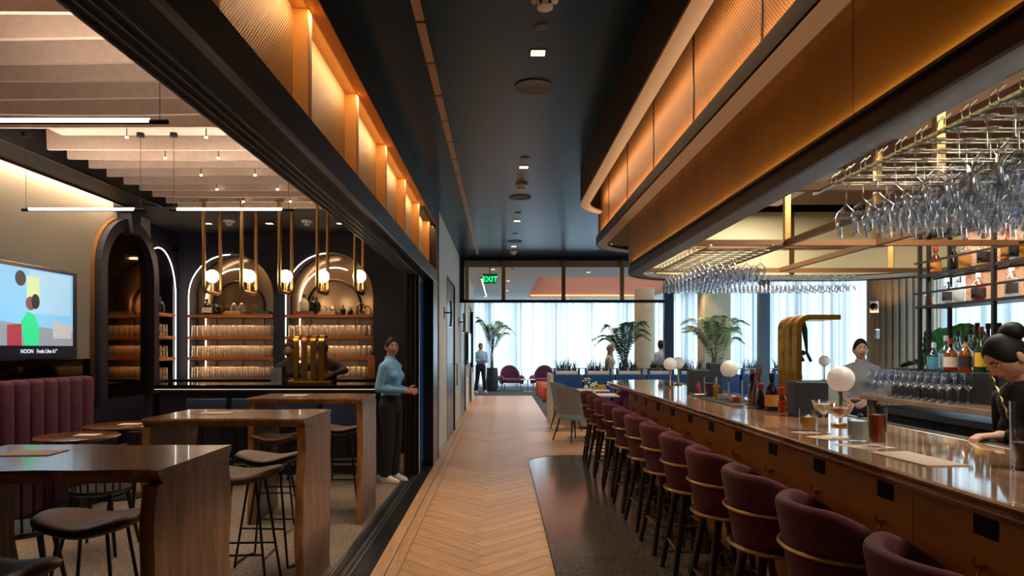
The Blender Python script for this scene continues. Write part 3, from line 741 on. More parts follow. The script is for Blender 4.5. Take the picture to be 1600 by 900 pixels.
for j in range(17):
    x = 2.12+.085*j
    MB().tube([(x-.002, 6.7, ZR-.0065), (x-.002, 7.2, ZR-.0065)], .0035, 6).build('wire', palem, rc)
    for k in range(4): put('coupe_glass', coupe, (x+.02, 6.82+.115*k, ZR), 'clear coupe glass hanging upside down at the rounded canopy end', 'coupe glass', 'coupe glasses hanging in the far rack', True)

# ================================================================ the bar
bar = thing('bar_counter', 'long bar with polished brown stone top and golden veneer front', 'bar counter', (0, 0, 0))
def bar_loop(x0, x1, y1, r): return [(x0, -1.5)] + list(reversed(arc(x0+r, y1-r, r, 90, 180, 12))) + [(x1, y1), (x1, -1.5)]
def ogee(z, o): return bar_loop(1.38+o, 2.24-o, 9.5-o, .62-o)
tp = [(1.035, .07), (1.04, .03), (1.05, .012), (1.066, .004), (1.078, .022), (1.086, .008), (1.096, .004), (1.102, .016)]
mb = MB(); loops = [[(x, y, z) for x, y in ogee(z, o)] for z, o in tp]
for a, b in zip(loops, loops[1:]): mb.strip(a, b, True)
k = len(loops[0]); mb.add(loops[-1], [tuple(range(k))]); mb.add(loops[0], [tuple(range(k-1, -1, -1))])
mb.build('stone_top', stone, bar, smooth=True, angle=14)
MB().box(2.19, 2.245, -1.5, 9.3, 1.03, 1.108).build('back_ledge', mat('dark_ledge', (44, 34, 32), .3), bar, bevel=.005)
core = bar_loop(1.66, 2.16, 9.1, .4)
MB().prism(core, .02, 1.035).build('carcass', mat('bar_core', (60, 42, 28), .6), bar)
pl = [(1.645, -1.4)] + list(reversed(arc(2.06, 8.7, .415, 90, 180, 10))) + [(2.16, 9.115)]
panel_run(pl, 1.75, .10, 1.035, .022, 'front_panel', barwood, bar, gap=.003, off=.61)
MB().prism(bar_loop(1.68, 2.1, 9.05, .4), 0, .10).build('plinth', blacksatin, bar)
for i in range(12):
    y = 1.7+.6*i
    if y > 8.4: break
    MB().box(1.626, 1.634, y-.055, y+.055, .895, .965).build('outlet', blacksatin, bar, bevel=.002)
    MB().tube([(1.634, y, .80), (1.60, y, .795), (1.588, y, .812), (1.59, y, .83)], .006, 6).tube([(1.634, y, .80), (1.61, y, .78), (1.60, y, .762)], .005, 6).lathe([(0, -.001), (.014, -.001), (.014, .001), (0, .001)], 10, (1.63, y, .80)).build('bag_hook', brass, bar)

# ---- bar stools
def make_stool():
    t = thing('bar_stool', 'x', 'bar stool', (0, 0, 0), 0, 'burgundy bar stools along the bar')
    # shell: barrel back, local +X is the sitting direction
    def shell(r0, r1, zlo, zhi, half, tk):
        def fn(u, v):
            a = PI + R(half)*(2*u-1); edge = abs(2*u-1)
            top = zhi - .13*max(0, edge-.45)**1.6/.385
            z = zlo+(top-zlo)*v; rr = r0+(r1-r0)*v
            return Vector((rr*math.cos(a)*1.02, rr*math.sin(a)*1.06, z)), a
        n, m = 30, 9; mb = MB(); th = tk
        prof = []
        for j in range(m+1): prof.append((0.0, j/m))
        for q in range(1, 6): prof.append((-(1-math.cos(PI*q/6))/2, 1+.0))
        for j in range(m, -1, -1): prof.append((-1.0, j/m))
        k = len(prof); grid = []
        for i in range(n+1):
            u = i/n; row = []
            for jj, (ti, v) in enumerate(prof):
                p, a = fn(u, v); lift = 0
                if m < jj < k-m-1: lift = .028*math.sin(PI*(jj-m)/6)
                rad = Vector((math.cos(a), math.sin(a), 0)); row.append(p + rad*ti*th + Vector((0, 0, lift)))
            grid.append(row)
        vs = [p for r in grid for p in r]
        fs = [(i*k+j, (i+1)*k+j, (i+1)*k+j+1, i*k+j+1) for i in range(n) for j in range(k-1)]
        fs += [(i*k+k-1, (i+1)*k+k-1, (i+1)*k, i*k) for i in range(n)] + [tuple(range(k)), tuple(range(n*k+k-1, n*k-1, -1))]
        return mb.add(vs, fs)
    shell(.205, .262, .60, .925, 108, .055).build('backrest', velvet, t, smooth=True, angle=75)
    MB().lathe([(0, 0), (.19, 0), (.215, .03), (.215, .10), (.19, .13), (.10, .14), (0, .14)], 24, (.01, 0, .60)).build('seat', velvet, t, smooth=True)
    MB().tube([(.226*math.cos(a), .232*math.sin(a), .596) for a in [2*PI*i/32 for i in range(32)]], .012, 8, closed=True).build('base_ring', brass, t, smooth=True)
    pth = [(.252*math.cos(a), .262*math.sin(a), .775) for a in [PI+R(118)*(2*i/28-1) for i in range(29)]]
    MB().tube(pth, .009, 8).build('back_rail', brass, t, smooth=True)
    for sx in (-1, 1):
        for sy in (-1, 1):
            MB().tube([(sx*.12, sy*.12, .59), (sx*.21, sy*.20, 0.0)], [.025, .016], 10).build('leg', darkwood, t, smooth=True)
    for a, b in (((.178, .17), (.178, -.17)), ((-.178, .17), (-.178, -.17)), ((.178, .17), (-.178, .17)), ((.178, -.17), (-.178, -.17))):
        MB().cyl((*a, .21), (*b, .21), .008, n=8).build('footrest', brass, t, smooth=True)
    return t
ordn = ['first', 'second', 'third', 'fourth', 'fifth', 'sixth', 'seventh', 'eighth', 'ninth', 'tenth', 'eleventh', 'twelfth']
st0 = make_stool()
for i in range(12):
    o = st0 if i == 0 else dup(st0)
    o.location = (1.33, 9.2-.66*i, .004); o.rotation_euler = (0, 0, R(random.uniform(-5, 5)))
    o['label'] = 'burgundy velvet bar stool with brass rails, %s from the rounded bar end' % ordn[i]

# ================================================================ people
def prim_cone(mb, p0, r0, p1, r1, n=12):
    """closed round-ended tapered limb"""
    a, b = Vector(p0), Vector(p1); d = (b-a); L = d.length
    if L < 1e-6: mb.sphere(a, r0, n, 8); return
    d.normalize(); path, rs = [], []
    for i in range(4): t = R(90*(i+.4)/4.4); path.append(a-d*r0*math.cos(t)); rs.append(r0*math.sin(t))
    path += [a, b]; rs += [r0, r1]
    for i in range(4): t = R(90*(3-i+.4)/4.4); path.append(b+d*r1*math.cos(t)); rs.append(r1*math.sin(t))
    mb.tube(path, rs, n)
def prim_loft(mb, rings, n=20):
    """rings of (centre, rx, ry)"""
    vs = []; k = len(rings)
    for c, rx, ry in rings:
        for j in range(n): a = 2*PI*j/n; vs.append((c[0]+rx*math.cos(a), c[1]+ry*math.sin(a), c[2]))
    fs = [(i*n+j, i*n+(j+1) % n, (i+1)*n+(j+1) % n, (i+1)*n+j) for i in range(k-1) for j in range(n)]
    fs += [tuple(range(n-1, -1, -1)), tuple(range((k-1)*n, k*n))]; mb.add(vs, fs)
def remesh(mb, voxel, it=3):
    me = bpy.data.meshes.new('tmp'); me.from_pydata(mb.v, [], mb.f)
    bm = bmesh.new(); bm.from_mesh(me); bmesh.ops.recalc_face_normals(bm, faces=bm.faces); bm.to_mesh(me); bm.free()
    o = bpy.data.objects.new('tmp', me); C.objects.link(o)
    md = o.modifiers.new('r', 'REMESH'); md.mode = 'VOXEL'; md.voxel_size = voxel
    ev = o.evaluated_get(bpy.context.evaluated_depsgraph_get()); nm = bpy.data.meshes.new_from_object(ev)
    bpy.data.objects.remove(o)
    bm = bmesh.new(); bm.from_mesh(nm)
    for _ in range(it): bmesh.ops.smooth_vert(bm, verts=bm.verts, factor=.5, use_axis_x=True, use_axis_y=True, use_axis_z=True)
    out = MB(); bm.verts.ensure_lookup_table(); out.v = [tuple(v.co) for v in bm.verts]
    out.f = [tuple(v.index for v in f.verts) for f in bm.faces]; out.m = [0]*len(out.f); bm.free(); bpy.data.meshes.remove(nm)
    return out
def hand(mb, wrist, d, pn, side, curl=.5, sc=1.0):
    """palm, four unequal fingers and a thumb; d = along the hand, pn = where the palm faces, side = +1/-1 thumb side"""
    w, d, pn = Vector(wrist), Vector(d).normalized(), Vector(pn); pn = (pn-d*pn.dot(d)).normalized(); s = d.cross(pn)*side
    for o in (-.027, -.009, .009, .027):
        prim_cone(mb, w+s*o*.6*sc+d*.008*sc, .014*sc, w+d*.082*sc+s*o*sc, .0115*sc, 8)
    for o, L in ((.030, .070), (.010, .080), (-.010, .074), (-.029, .058)):
        p = w+d*.082*sc+s*o*sc; ang = 0
        for q, fr in enumerate((.42, .33, .25)):
            ang += curl*(.55 if q == 0 else .75); dd = d*math.cos(ang)+pn*math.sin(ang)+s*o*.6
            e = p+dd.normalized()*L*fr*sc; prim_cone(mb, p, (.0092-.0008*q)*sc, e, (.0086-.001*q)*sc, 8); p = e
    p = w+d*.022*sc+s*.026*sc; dd = (d*.62+s*.62+pn*.35).normalized()
    for q, L in enumerate((.038, .032, .024)):
        e = p+dd*L*sc; prim_cone(mb, p, (.0125-.0015*q)*sc, e, (.0115-.0015*q)*sc, 8); p = e; dd = (dd+d*.35+pn*.25*curl).normalized()
def head_parts(hm, scale, hair, glasses=False, n=40, k=36):
    """returns (skin MB with material slots skin/lips/brow), eye MB, hair MB in place of matrix hm"""
    def pt(u, sc=1.0):
        x, y, z = u.x*.0735*sc, u.y*.094*sc, u.z*.116*sc
        if u.z < 0:
            f = -u.z; x *= 1-.30*f**1.6
            if u.y > 0: y *= 1-.45*f
            else: y *= 1-.10*f
        if u.y < -.1 and sc == 1.0:
            g = math.exp
            y *= .95
            y -= .021*g(-(x/.011)**2-((z+.022)/.016)**2)+.009*g(-(x/.008)**2-((z-.002)/.022)**2)
            y += .010*g(-((abs(x)-.030)/.014)**2-((z-.008)/.011)**2)
            y -= .006*g(-(x/.022)**2-((z+.055)/.009)**2)+.008*g(-(x/.02)**2-((z+.096)/.018)**2)
            y -= .004*g(-((abs(x)-.038)/.018)**2-((z+.022)/.02)**2)+.003*g(-((abs(x)-.03)/.02)**2-((z-.03)/.008)**2)
        return Vector((x, y, z))
    sk = MB(); us = []
    for i in range(k+1):
        t = PI*i/k
        for j in range(n): a = 2*PI*j/n; us.append(Vector((math.sin(t)*math.cos(a), math.sin(t)*math.sin(a), math.cos(t))))
    ps = [pt(u) for u in us]; base = len(sk.v)
    sk.v = [tuple(hm @ (p*scale)) for p in ps]
    for i in range(k):
        for j in range(n):
            q = (i*n+j, (i+1)*n+j, (i+1)*n+(j+1) % n, i*n+(j+1) % n); c = sum((ps[v] for v in q), Vector())/4; mi = 0
            if c.y < -.05:
                if abs(c.x) < .023 and abs(c.z+.056) < .0075: mi = 1
                elif .012 < abs(c.x) < .046 and abs(c.z-.027-.004*math.cos(abs(c.x)*60)) < .0042: mi = 2
            sk.f.append(q); sk.m.append(mi)
    for sgn in (-1, 1):
        b = len(sk.v); t = MB().sphere((sgn*.073, .012, -.004), .03, 10, 8, (.32, .62, 1.0)); sk.add([hm @ (Vector(p)*scale) for p in t.v], t.f, 0)
    ey = MB()
    for sgn in (-1, 1):
        t = MB().sphere((sgn*.030, -.0715, .008), .0115, 10, 8, (1.15, .8, .62)); ey.add([hm @ (Vector(p)*scale) for p in t.v], t.f, 0)
        t = MB().sphere((sgn*.030, -.0785, .008), .0058, 8, 6, (1, .55, 1)); ey.add([hm @ (Vector(p)*scale) for p in t.v], t.f, 1)
    hr = MB()
    if hair:
        st = hair
        sc2 = 1.065 if st != 'scarf' else 1.13
        def inside(u):                                   # >0 where the face or neck shows
            if st == 'scarf': return min(.62-abs(u.x), .50-u.z, u.z+.78, -u.y-.45)
            hl = (.60 if st != 'short' else .62) - .75*u.x*u.x
            face = min(hl-u.z, -u.y+.12-.35*max(0, u.z))
            low = (-.42 if st != 'short' else -.25) - .25*u.y-u.z
            return max(face, low)
        ps = []
        for u in us:
            w = max(0, min(1, .5+inside(u)*5)); w = w*w*(3-2*w)
            ps.append(pt(u, sc2*(1-w)+.86*w))
        hr.v = [tuple(hm @ (p*scale)) for p in ps]
        for i in range(k):
            for j in range(n):
                q = (i*n+j, (i+1)*n+j, (i+1)*n+(j+1) % n, i*n+(j+1) % n)
                if min(inside(us[v]) for v in q) < .12: hr.f.append(q); hr.m.append(0)
        if st == 'bun':
            t = MB().sphere((0, .112, .02), .045, 14, 10, (1, .9, 1)); hr.add([hm @ (Vector(p)*scale) for p in t.v], t.f)
        if st == 'topbun':
            t = MB().sphere((0, .085, .085), .055, 14, 10, (1.05, 1, .9)); hr.add([hm @ (Vector(p)*scale) for p in t.v], t.f)
        if st == 'tail':
            t = MB().tube([(.0, .09, .03), (.0, .125, -.02), (.03, .11, -.1), (.06, .05, -.18)], [.02, .034, .03, .008], 10); hr.add([hm @ (Vector(p)*scale) for p in t.v], t.f)
        if st == 'scarf':
            t = MB(); prim_loft(t, [((0, .01, -.20), .095, .085), ((0, .01, -.12), .068, .075), ((0, .0, -.06), .06, .07)], 16); hr.add([hm @ (Vector(p)*scale) for p in t.v], t.f)
    gl = None
    if glasses:
        gl = MB()
        for sgn in (-1, 1):
            c = [(sgn*.031+.024*math.cos(a), -.094, .006+.020*math.sin(a)) for a in [2*PI*i/16 for i in range(16)]]
            t = MB().tube(c, .0018, 5, True); gl.add([hm @ (Vector(p)*scale) for p in t.v], t.f)
            t = MB().cyl((sgn*.055, -.092, .01), (sgn*.078, .01, .01), .0018, n=5); gl.add([hm @ (Vector(p)*scale) for p in t.v], t.f)
        t = MB().cyl((-.007, -.095, .008), (.007, -.095, .008), .0018, n=5); gl.add([hm @ (Vector(p)*scale) for p in t.v], t.f)
    return sk, ey, hr, gl
skins = {'tan': (190, 140, 114), 'fair': (206, 160, 138), 'brown': (128, 84, 62), 'deep': (74, 50, 42)}
eyem = mat('eye_white', (190, 180, 172), .5); irism = mat('iris', (30, 20, 16), .2)
def person(label, loc, rz, skin='tan', h=1.65, hair='bun', hairc=(22, 17, 17), top=(110, 170, 210), bottom=(20, 24, 30), shoes=(226, 220, 214),
           head_yaw=0, head_pitch=0, lean=0.0, lean_x=0.0, arms=None, legs=None, hand_cfg=None, female=True, glasses=False, vox=.008, collar=True, sleeve=.93, cap=None, hn=(40, 36), sit=False, vest=None):
    k = h/1.70; t = thing('person', label, 'person', loc, rz)
    sm = mat('skin_'+skin, skins[skin], .5); lm = mat('lips_'+skin, tuple(int(a*b) for a, b in zip(skins[skin], (.86, .62, .62))), .45); hm_ = mat('hair_%d_%d_%d' % hairc, hairc, .6, spec=.25)
    def LN(p):                       # lean the upper body forward (towards local -Y) above the hips
        x, y, z = p
        if z > .95:
            dz = z-.95; return Vector((x+lean_x*dz, y*math.cos(lean)-dz*math.sin(lean), .95+dz*math.cos(lean)+y*math.sin(lean)))
        return Vector(p)
    sw = .157 if female else .188
    A = arms or {-1: ((-.215, .02, 1.13), (-.10, -.20, 1.06)), 1: ((.215, .02, 1.13), (.10, -.20, 1.06))}
    Lg = legs or {-1: ((-.085, -.01, .49), (-.085, .02, .07)), 1: ((.085, -.01, .49), (.085, .02, .07))}
    sh = {s: LN((s*sw, .008, 1.352)) for s in (-1, 1)}
    body = MB(); shirt = MB(); tro = MB()
    nb, nt = LN((0, .02, 1.40)), LN((0, .0, 1.52)); prim_cone(body, nb, .058 if not female else .050, nt, .052 if not female else .046)
    def torso(mb, e):
        rs = [(.93, .150, .105), (1.00, .135 if female else .15, .098), (1.08, .125 if female else .15, .095), (1.18, .142 if female else .165, .112), (1.28, .158 if female else .18, .118), (1.35, .150 if female else .178, .10), (1.41, .105, .075), (1.445, .062, .058)]
        rings = []
        for z, rx, ry in rs:
            c = LN((0, .005, z)); rings.append((c, (rx+e), (ry+e)))
        prim_loft(mb, rings)
        if female:
            for s in (-1, 1): c = LN((s*.060, -.074, 1.245)); mb.sphere(c, .064+e*.5, 14, 10, (1.1, .95, 1.05))
    torso(body, -.006); torso(shirt, .008)
    for s in (-1, 1):
        el, wr = Vector(A[s][0]), Vector(A[s][1])
        prim_cone(body, sh[s], .046, el, .036); prim_cone(body, el, .036, wr, .024)
        prim_cone(shirt, LN((s*.045, .012, 1.405)), .050, sh[s], .055); prim_cone(shirt, sh[s], .056, el, .046)
        e2 = el+(wr-el)*sleeve; shirt.tube([el+(wr-el)*-.05, el+(wr-el)*.1, e2], [.036, .047, .037], 14); shirt.sphere(el, .047, 12, 8)
        cfg = (hand_cfg or {}).get(s, {}); d = Vector(cfg.get('d', wr-el)); hand(body, wr, d, cfg.get('pn', (-s*.9, 0, -.4)), cfg.get('side', -s), cfg.get('curl', .5), 1.0)
        hp = Vector((s*.085, .005, .90)); kn, an = Vector(Lg[s][0]), Vector(Lg[s][1])
        prim_cone(body, hp, .075, kn, .05); prim_cone(body, kn, .05, an, .034)
        prim_cone(tro, hp, .098, kn, .070); tro.tube([kn+(an-kn)*-.04, kn+(an-kn)*.1, an+(an-kn).normalized()*.0], [.055, .068, .066], 14); tro.sphere(kn, .069, 12, 8)
        prim_cone(body, an, .034, an+Vector((0, -.10, -.035)), .026)
    prim_loft(tro, [(Vector((0, .005, .82)), .150, .105), (Vector((0, .005, .92)), .165, .118), (Vector((0, .003, 1.0)), .146, .108), (Vector((0, .003, 1.03)), .142, .105)])
    if sit: pass
    bm_ = remesh(body, vox*.62, 1)
    hc = LN((0, -.012, 1.585)); M = Matrix.Translation(hc) @ Matrix.Rotation(head_yaw, 4, 'Z') @ Matrix.Rotation(head_pitch, 4, 'X')
    sk, ey, hr, gl = head_parts(M, 1.0, hair, glasses, *hn)
    bm_.add(sk.v, []); off = len(bm_.v)-len(sk.v)
    for f, m in zip(sk.f, sk.m): bm_.f.append(tuple(i+off for i in f)); bm_.m.append(m)
    def fin(mb, name, m, par=t, sm_=True):
        mb.v = [(x*k, y*k, z*k) for x, y, z in mb.v]; o = mb.build(name, m, par, smooth=sm_, angle=180); return o
    b = fin(bm_, 'body', [sm, lm, hm_])
    fin(ey, 'eyes', [eyem, irism])
    if hr.f: fin(hr, 'headscarf' if hair == 'scarf' else 'hair', hm_ if hair != 'scarf' else mat('scarf_cloth', (206, 184, 166), .8))
    if gl: fin(gl, 'glasses', mat('gold_wire', (200, 170, 120), .2, 1.0))
    tm = noisy('cloth_%d_%d_%d' % top, top, tuple(min(255, int(c*1.07)+2) for c in top), .85, 40); bmt = mat('cloth_%d_%d_%d' % bottom, bottom, .8)
    shm = remesh(shirt, vox, 8 if female else 4); so = fin(shm, 'shirt', tm)
    if collar:
        cb = MB(); c0, c1 = LN((0, .015, 1.425)), LN((0, .012, 1.475))
        ax = (c1-c0).normalized(); e1 = Vector((1, 0, 0)); e2 = ax.cross(e1)
        ra = [c0+(e1*math.cos(a)+e2*math.sin(a))*.070 for a in [R(-80+i*20)+PI/2*0 for i in range(18)]]
        rb_ = [c1+(e1*math.cos(a)+e2*math.sin(a))*.058 for a in [R(-80+i*20) for i in range(18)]]
        cb.strip([tuple(p) for p in ra], [tuple(p) for p in rb_]); cb.v = [(x*k, y*k, z*k) for x, y, z in cb.v]
        co = cb.build('collar', tm, so, smooth=True); md = co.modifiers.new('s', 'SOLIDIFY'); md.thickness = .008
    fin(remesh(tro, vox, 3), 'trousers', bmt)
    for s in (-1, 1):
        an = Vector(Lg[s][1]); sb = MB()
        prim_loft(sb, [(an+Vector((0, -.06, -an.z+.0 if not sit else -.07)), .046, .135), (an+Vector((0, -.06, -.045)), .046, .135), (an+Vector((0, -.05, -.02)), .044, .12), (an+Vector((0, -.015, .0)), .04, .075), (an+Vector((0, .0, .035)), .042, .052)], 18)
        fin(remesh(sb, .01, 2), 'shoe', mat('shoe_%d' % shoes[0], shoes, .6))
    if cap:
        cb = MB(); tt = MB().sphere((0, .005, .045), .09, 18, 8, (.93, 1.12, .75)); tt.add([(-.06, -.07, .04), (.06, -.07, .04), (.05, -.16, .03), (-.05, -.16, .03)], [(0, 1, 2, 3)])
        cb.add([M @ Vector(p) for p in tt.v], tt.f); fin(cb, 'cap', mat('cap_cloth', cap, .8))
    if vest:
        vb = MB(); torso(vb, .022); vb.v = [p for p in vb.v]; fin(remesh(vb, .014, 2), 'vest', mat('hi_vis', vest, .6))
    return t
# woman in a light blue top standing by the sliding wall
person('woman in light blue knit top and black trousers standing by the sliding wall', (-1.27, 7.88, 0), R(68), 'tan', 1.66, 'bun', (24, 18, 18), (118, 178, 220), (20, 23, 28),
       head_yaw=R(-38), arms={-1: ((-.20, .05, 1.10), (-.055, -.235, 1.075)), 1: ((.20, .05, 1.10), (.055, -.225, 1.065))},
       hand_cfg={-1: dict(d=(.35, -.9, .05), pn=(.8, .2, -.3), side=1, curl=.75), 1: dict(d=(-.45, -.8, .0), pn=(-.7, .3, -.3), side=-1, curl=.75)},
       legs={-1: ((-.08, -.02, .49), (-.075, .03, .07)), 1: ((.08, -.02, .49), (.075, .01, .07))}, vox=.008)
# two bartenders behind the taproom bar
person('bartender in glasses and dark jacket behind the taproom bar', (at(452, 0, 9.3)[0], 9.3, 0), R(-8), 'tan', 1.62, 'tail', (34, 22, 18), (36, 30, 30), (18, 18, 20),
       head_yaw=R(14), head_pitch=R(8), glasses=True, arms={-1: ((-.23, .0, 1.12), (-.12, -.20, 1.10)), 1: ((.25, -.02, 1.12), (.22, -.24, 1.14))}, vox=.012, hn=(28, 26))
person('bartender in brown jacket and cap bending behind the brass taps', (at(508, 0, 9.38)[0], 9.38, 0), R(6), 'brown', 1.70, 'short', (26, 20, 18), (66, 54, 50), (18, 18, 20),
       head_pitch=R(38), lean=R(24), female=False, cap=(60, 40, 30), arms={-1: ((-.26, -.20, 1.22), (-.12, -.42, 1.12)), 1: ((.30, -.22, 1.24), (.16, -.40, 1.20))}, vox=.012, hn=(28, 26))
# man with tablet at the lounge
person('man in light blue sweater and lanyard holding a tablet near the potted palm', (at(751, 0, 23.6)[0], 23.6, .004), R(18), 'fair', 1.72, 'short', (90, 76, 66), (130, 172, 208), (30, 32, 36),
       head_yaw=R(28), female=False, shoes=(240, 240, 240), vox=.014, hn=(24, 22), legs={-1: ((-.12, -.01, .49), (-.17, .02, .07)), 1: ((.11, -.01, .49), (.16, .02, .07))},
       arms={-1: ((-.24, .03, 1.13), (-.04, -.22, 1.08)), 1: ((.24, .03, 1.13), (.10, -.25, 1.06))})
tb = tag(MB().obox((0, 0, 0), (.25, .17, .012)).build('tablet', mat('tablet_grey', (60, 64, 70), .3), bevel=.004), 'grey tablet held by the man in light blue', 'tablet')
tb.location = (at(757, 0, 23.3)[0], 23.28, 1.10); tb.rotation_euler = (R(20), 0, R(15))
# woman in headscarf walking behind the planters
person('woman in beige headscarf and hi-vis trousers walking behind the planter bench', (at(953, 0, 16.6)[0], 16.6, .004), R(72), 'fair', 1.63, 'scarf', (200, 180, 160), (210, 196, 180), (168, 204, 40), vox=.014, hn=(24, 22), collar=False,
       legs={-1: ((-.085, -.12, .50), (-.085, -.16, .07)), 1: ((.085, .0, .49), (.085, .14, .09))}, arms={-1: ((-.22, .06, 1.12), (-.20, -.06, .92)), 1: ((.22, .0, 1.12), (.20, .10, .92))})
# man seen from behind beyond the planters
person('man in grey-blue shirt standing with his back turned behind the planters', (at(1033, 0, 17.2)[0], 17.2, .004), R(215), 'deep', 1.74, 'short', (22, 20, 20), (150, 168, 190), (60, 74, 92), female=False, vox=.014, hn=(24, 22))
# woman in grey uniform beside the fluted column
person('woman in grey buttoned uniform standing in front of the fluted column', (at(1345, 0, 7.3)[0], 7.3, .004), R(-40), 'fair', 1.63, 'bun', (24, 20, 20), (134, 136, 144), (40, 42, 48), head_yaw=R(26), vox=.011, hn=(32, 30),
       arms={-1: ((-.21, .04, 1.11), (-.10, -.18, 1.02)), 1: ((.21, .04, 1.11), (.10, -.18, 1.02))})
# bartender leaning over behind the main bar
person('bartender in black leaning forward to work behind the stone bar', (2.60, 3.16, .004), R(-86), 'fair', 1.66, 'topbun', (16, 14, 15), (16, 16, 18), (18, 18, 20), head_pitch=R(36), head_yaw=R(-8), lean=R(25), vox=.008, hn=(48, 44), shoes=(24, 24, 26),
       arms={-1: ((-.26, -.08, 1.12), (-.14, -.26, .98)), 1: ((.20, -.12, 1.13), (.0, -.32, 1.155))}, hand_cfg={1: dict(d=(-.25, -.95, -.08), pn=(0, 0, -1), side=-1, curl=.8)})

# ================================================================ left room
# ---- live edge waterfall tables
def make_table(seed):
    rnd = random.Random(seed); t = thing('high_table', 'x', 'table', (0, 0, 0), 0, 'live edge high tables')
    L, Wd, T, H = 1.0, .65, .052, 1.10
    def wav(s, x): return .014*math.sin(x*7+s)+.009*math.sin(x*17+s*2.3)
    # top: local x 0..L, y 0..Wd
    def slab(n, fpt, m, name, edge_m):
        mb = MB(); rows = []
        for i in range(n+1):
            u = i/n; rows.append(fpt(u))
        k = len(rows[0]); vs = [p for r in rows for p in r]
        for i in range(n):
            for j in range(k):
                a, b = i*k+j, i*k+(j+1) % k; mb_ = (i+1)*k+(j+1) % k, (i+1)*k+j
                mb.f.append((a, b, *mb_)); mb.m.append(1 if j in (1, 2, 4, 5) else 0)
        mb.f += [tuple(range(k)), tuple(range((n)*k+k-1, n*k-1, -1))]; mb.m += [0, 0]; mb.v = [tuple(p) for p in vs]
        return mb.build(name, [m, edge_m], t, smooth=True, angle=35)
    def ftop(u):
        x = u*L; a, b = wav(seed, x), Wd+wav(seed+4, x)
        return [(x, a, H), (x, a-.004, H-.008), (x, a+.012, H-.03), (x, a+.035, H-T), (x, b-.035, H-T), (x, b-.012, H-.03), (x, b+.004, H-.008), (x, b, H)][::-1]
    def fe(u):
        x = u*L; a, b = wav(seed, x), Wd+wav(seed+4, x)
        return [(x, b, H), (x, b+.004, H-.012), (x, b-.014, H-.034), (x, b-.03, H-T), (x, a+.03, H-T), (x, a+.014, H-.034), (x, a-.004, H-.012), (x, a, H)]
    mb = MB(); rows = [fe(i/22) for i in range(23)]; k = 8; mb.v = [p for r in rows for p in r]
    for i in range(22):
        for j in range(k): mb.f.append((i*k+j, i*k+(j+1) % k, (i+1)*k+(j+1) % k, (i+1)*k+j)); mb.m.append(1 if j in (0, 1, 2, 4, 5, 6) else 0)
    mb.f += [tuple(range(k-1, -1, -1)), tuple(range(22*k, 23*k))]; mb.m += [2, 2]
    mb.build('tabletop', [walnut, sapw, walnutv], t, smooth=True, angle=35)
    for side, x0, x1 in ((0, 0, T), (1, L-T, L)):
        rows = []
        for i in range(23):
            z = (H-T-.001)*i/22; s2_ = seed+side*3+1
            a = wav(s2_, z)+(0 if i < 20 else 0); b = Wd+wav(s2_+2, z); a += .02*math.sin(z*3+seed); b += .02*math.sin(z*2.6+seed)
            rows.append([(x1, b-.0, z), (x1-.018, b+.004, z), (x0+.018, b+.004, z), (x0, b-.0, z), (x0, a, z), (x0+.018, a-.004, z), (x1-.018, a-.004, z), (x1, a, z)])
        mb = MB(); mb.v = [p for r in rows for p in r]
        for i in range(22):
            for j in range(8): mb.f.append((i*8+j, i*8+(j+1) % 8, (i+1)*8+(j+1) % 8, (i+1)*8+j)); mb.m.append(1 if j in (0, 1, 2, 4, 5, 6) else 0)
        mb.f += [tuple(range(7, -1, -1)), tuple(range(22*8, 23*8))]; mb.m += [0, 0]
        mb.build('slab_leg', [walnutv, sapw], t, smooth=True, angle=35)
    return t
for i, (y, lab) in enumerate(((2.41, 'live edge walnut high table farthest from the taproom bar'), (4.20, 'live edge walnut high table between the other two'), (5.95, 'live edge walnut high table next to the taproom bar'))):
    t = make_table(2.1+i*1.7); t.location = (-2.21, y, 0); t['label'] = lab
    c = tag(MB().obox((0, 0, .002), (.21, .15, .003), R(4)).build('menu_card', paper), 'cream paper card on the %s high table' % ['front', 'middle', 'rear'][i], 'card')
    c.location = (-1.90 if i else -1.93, y+(.36 if i else .40), 1.10)
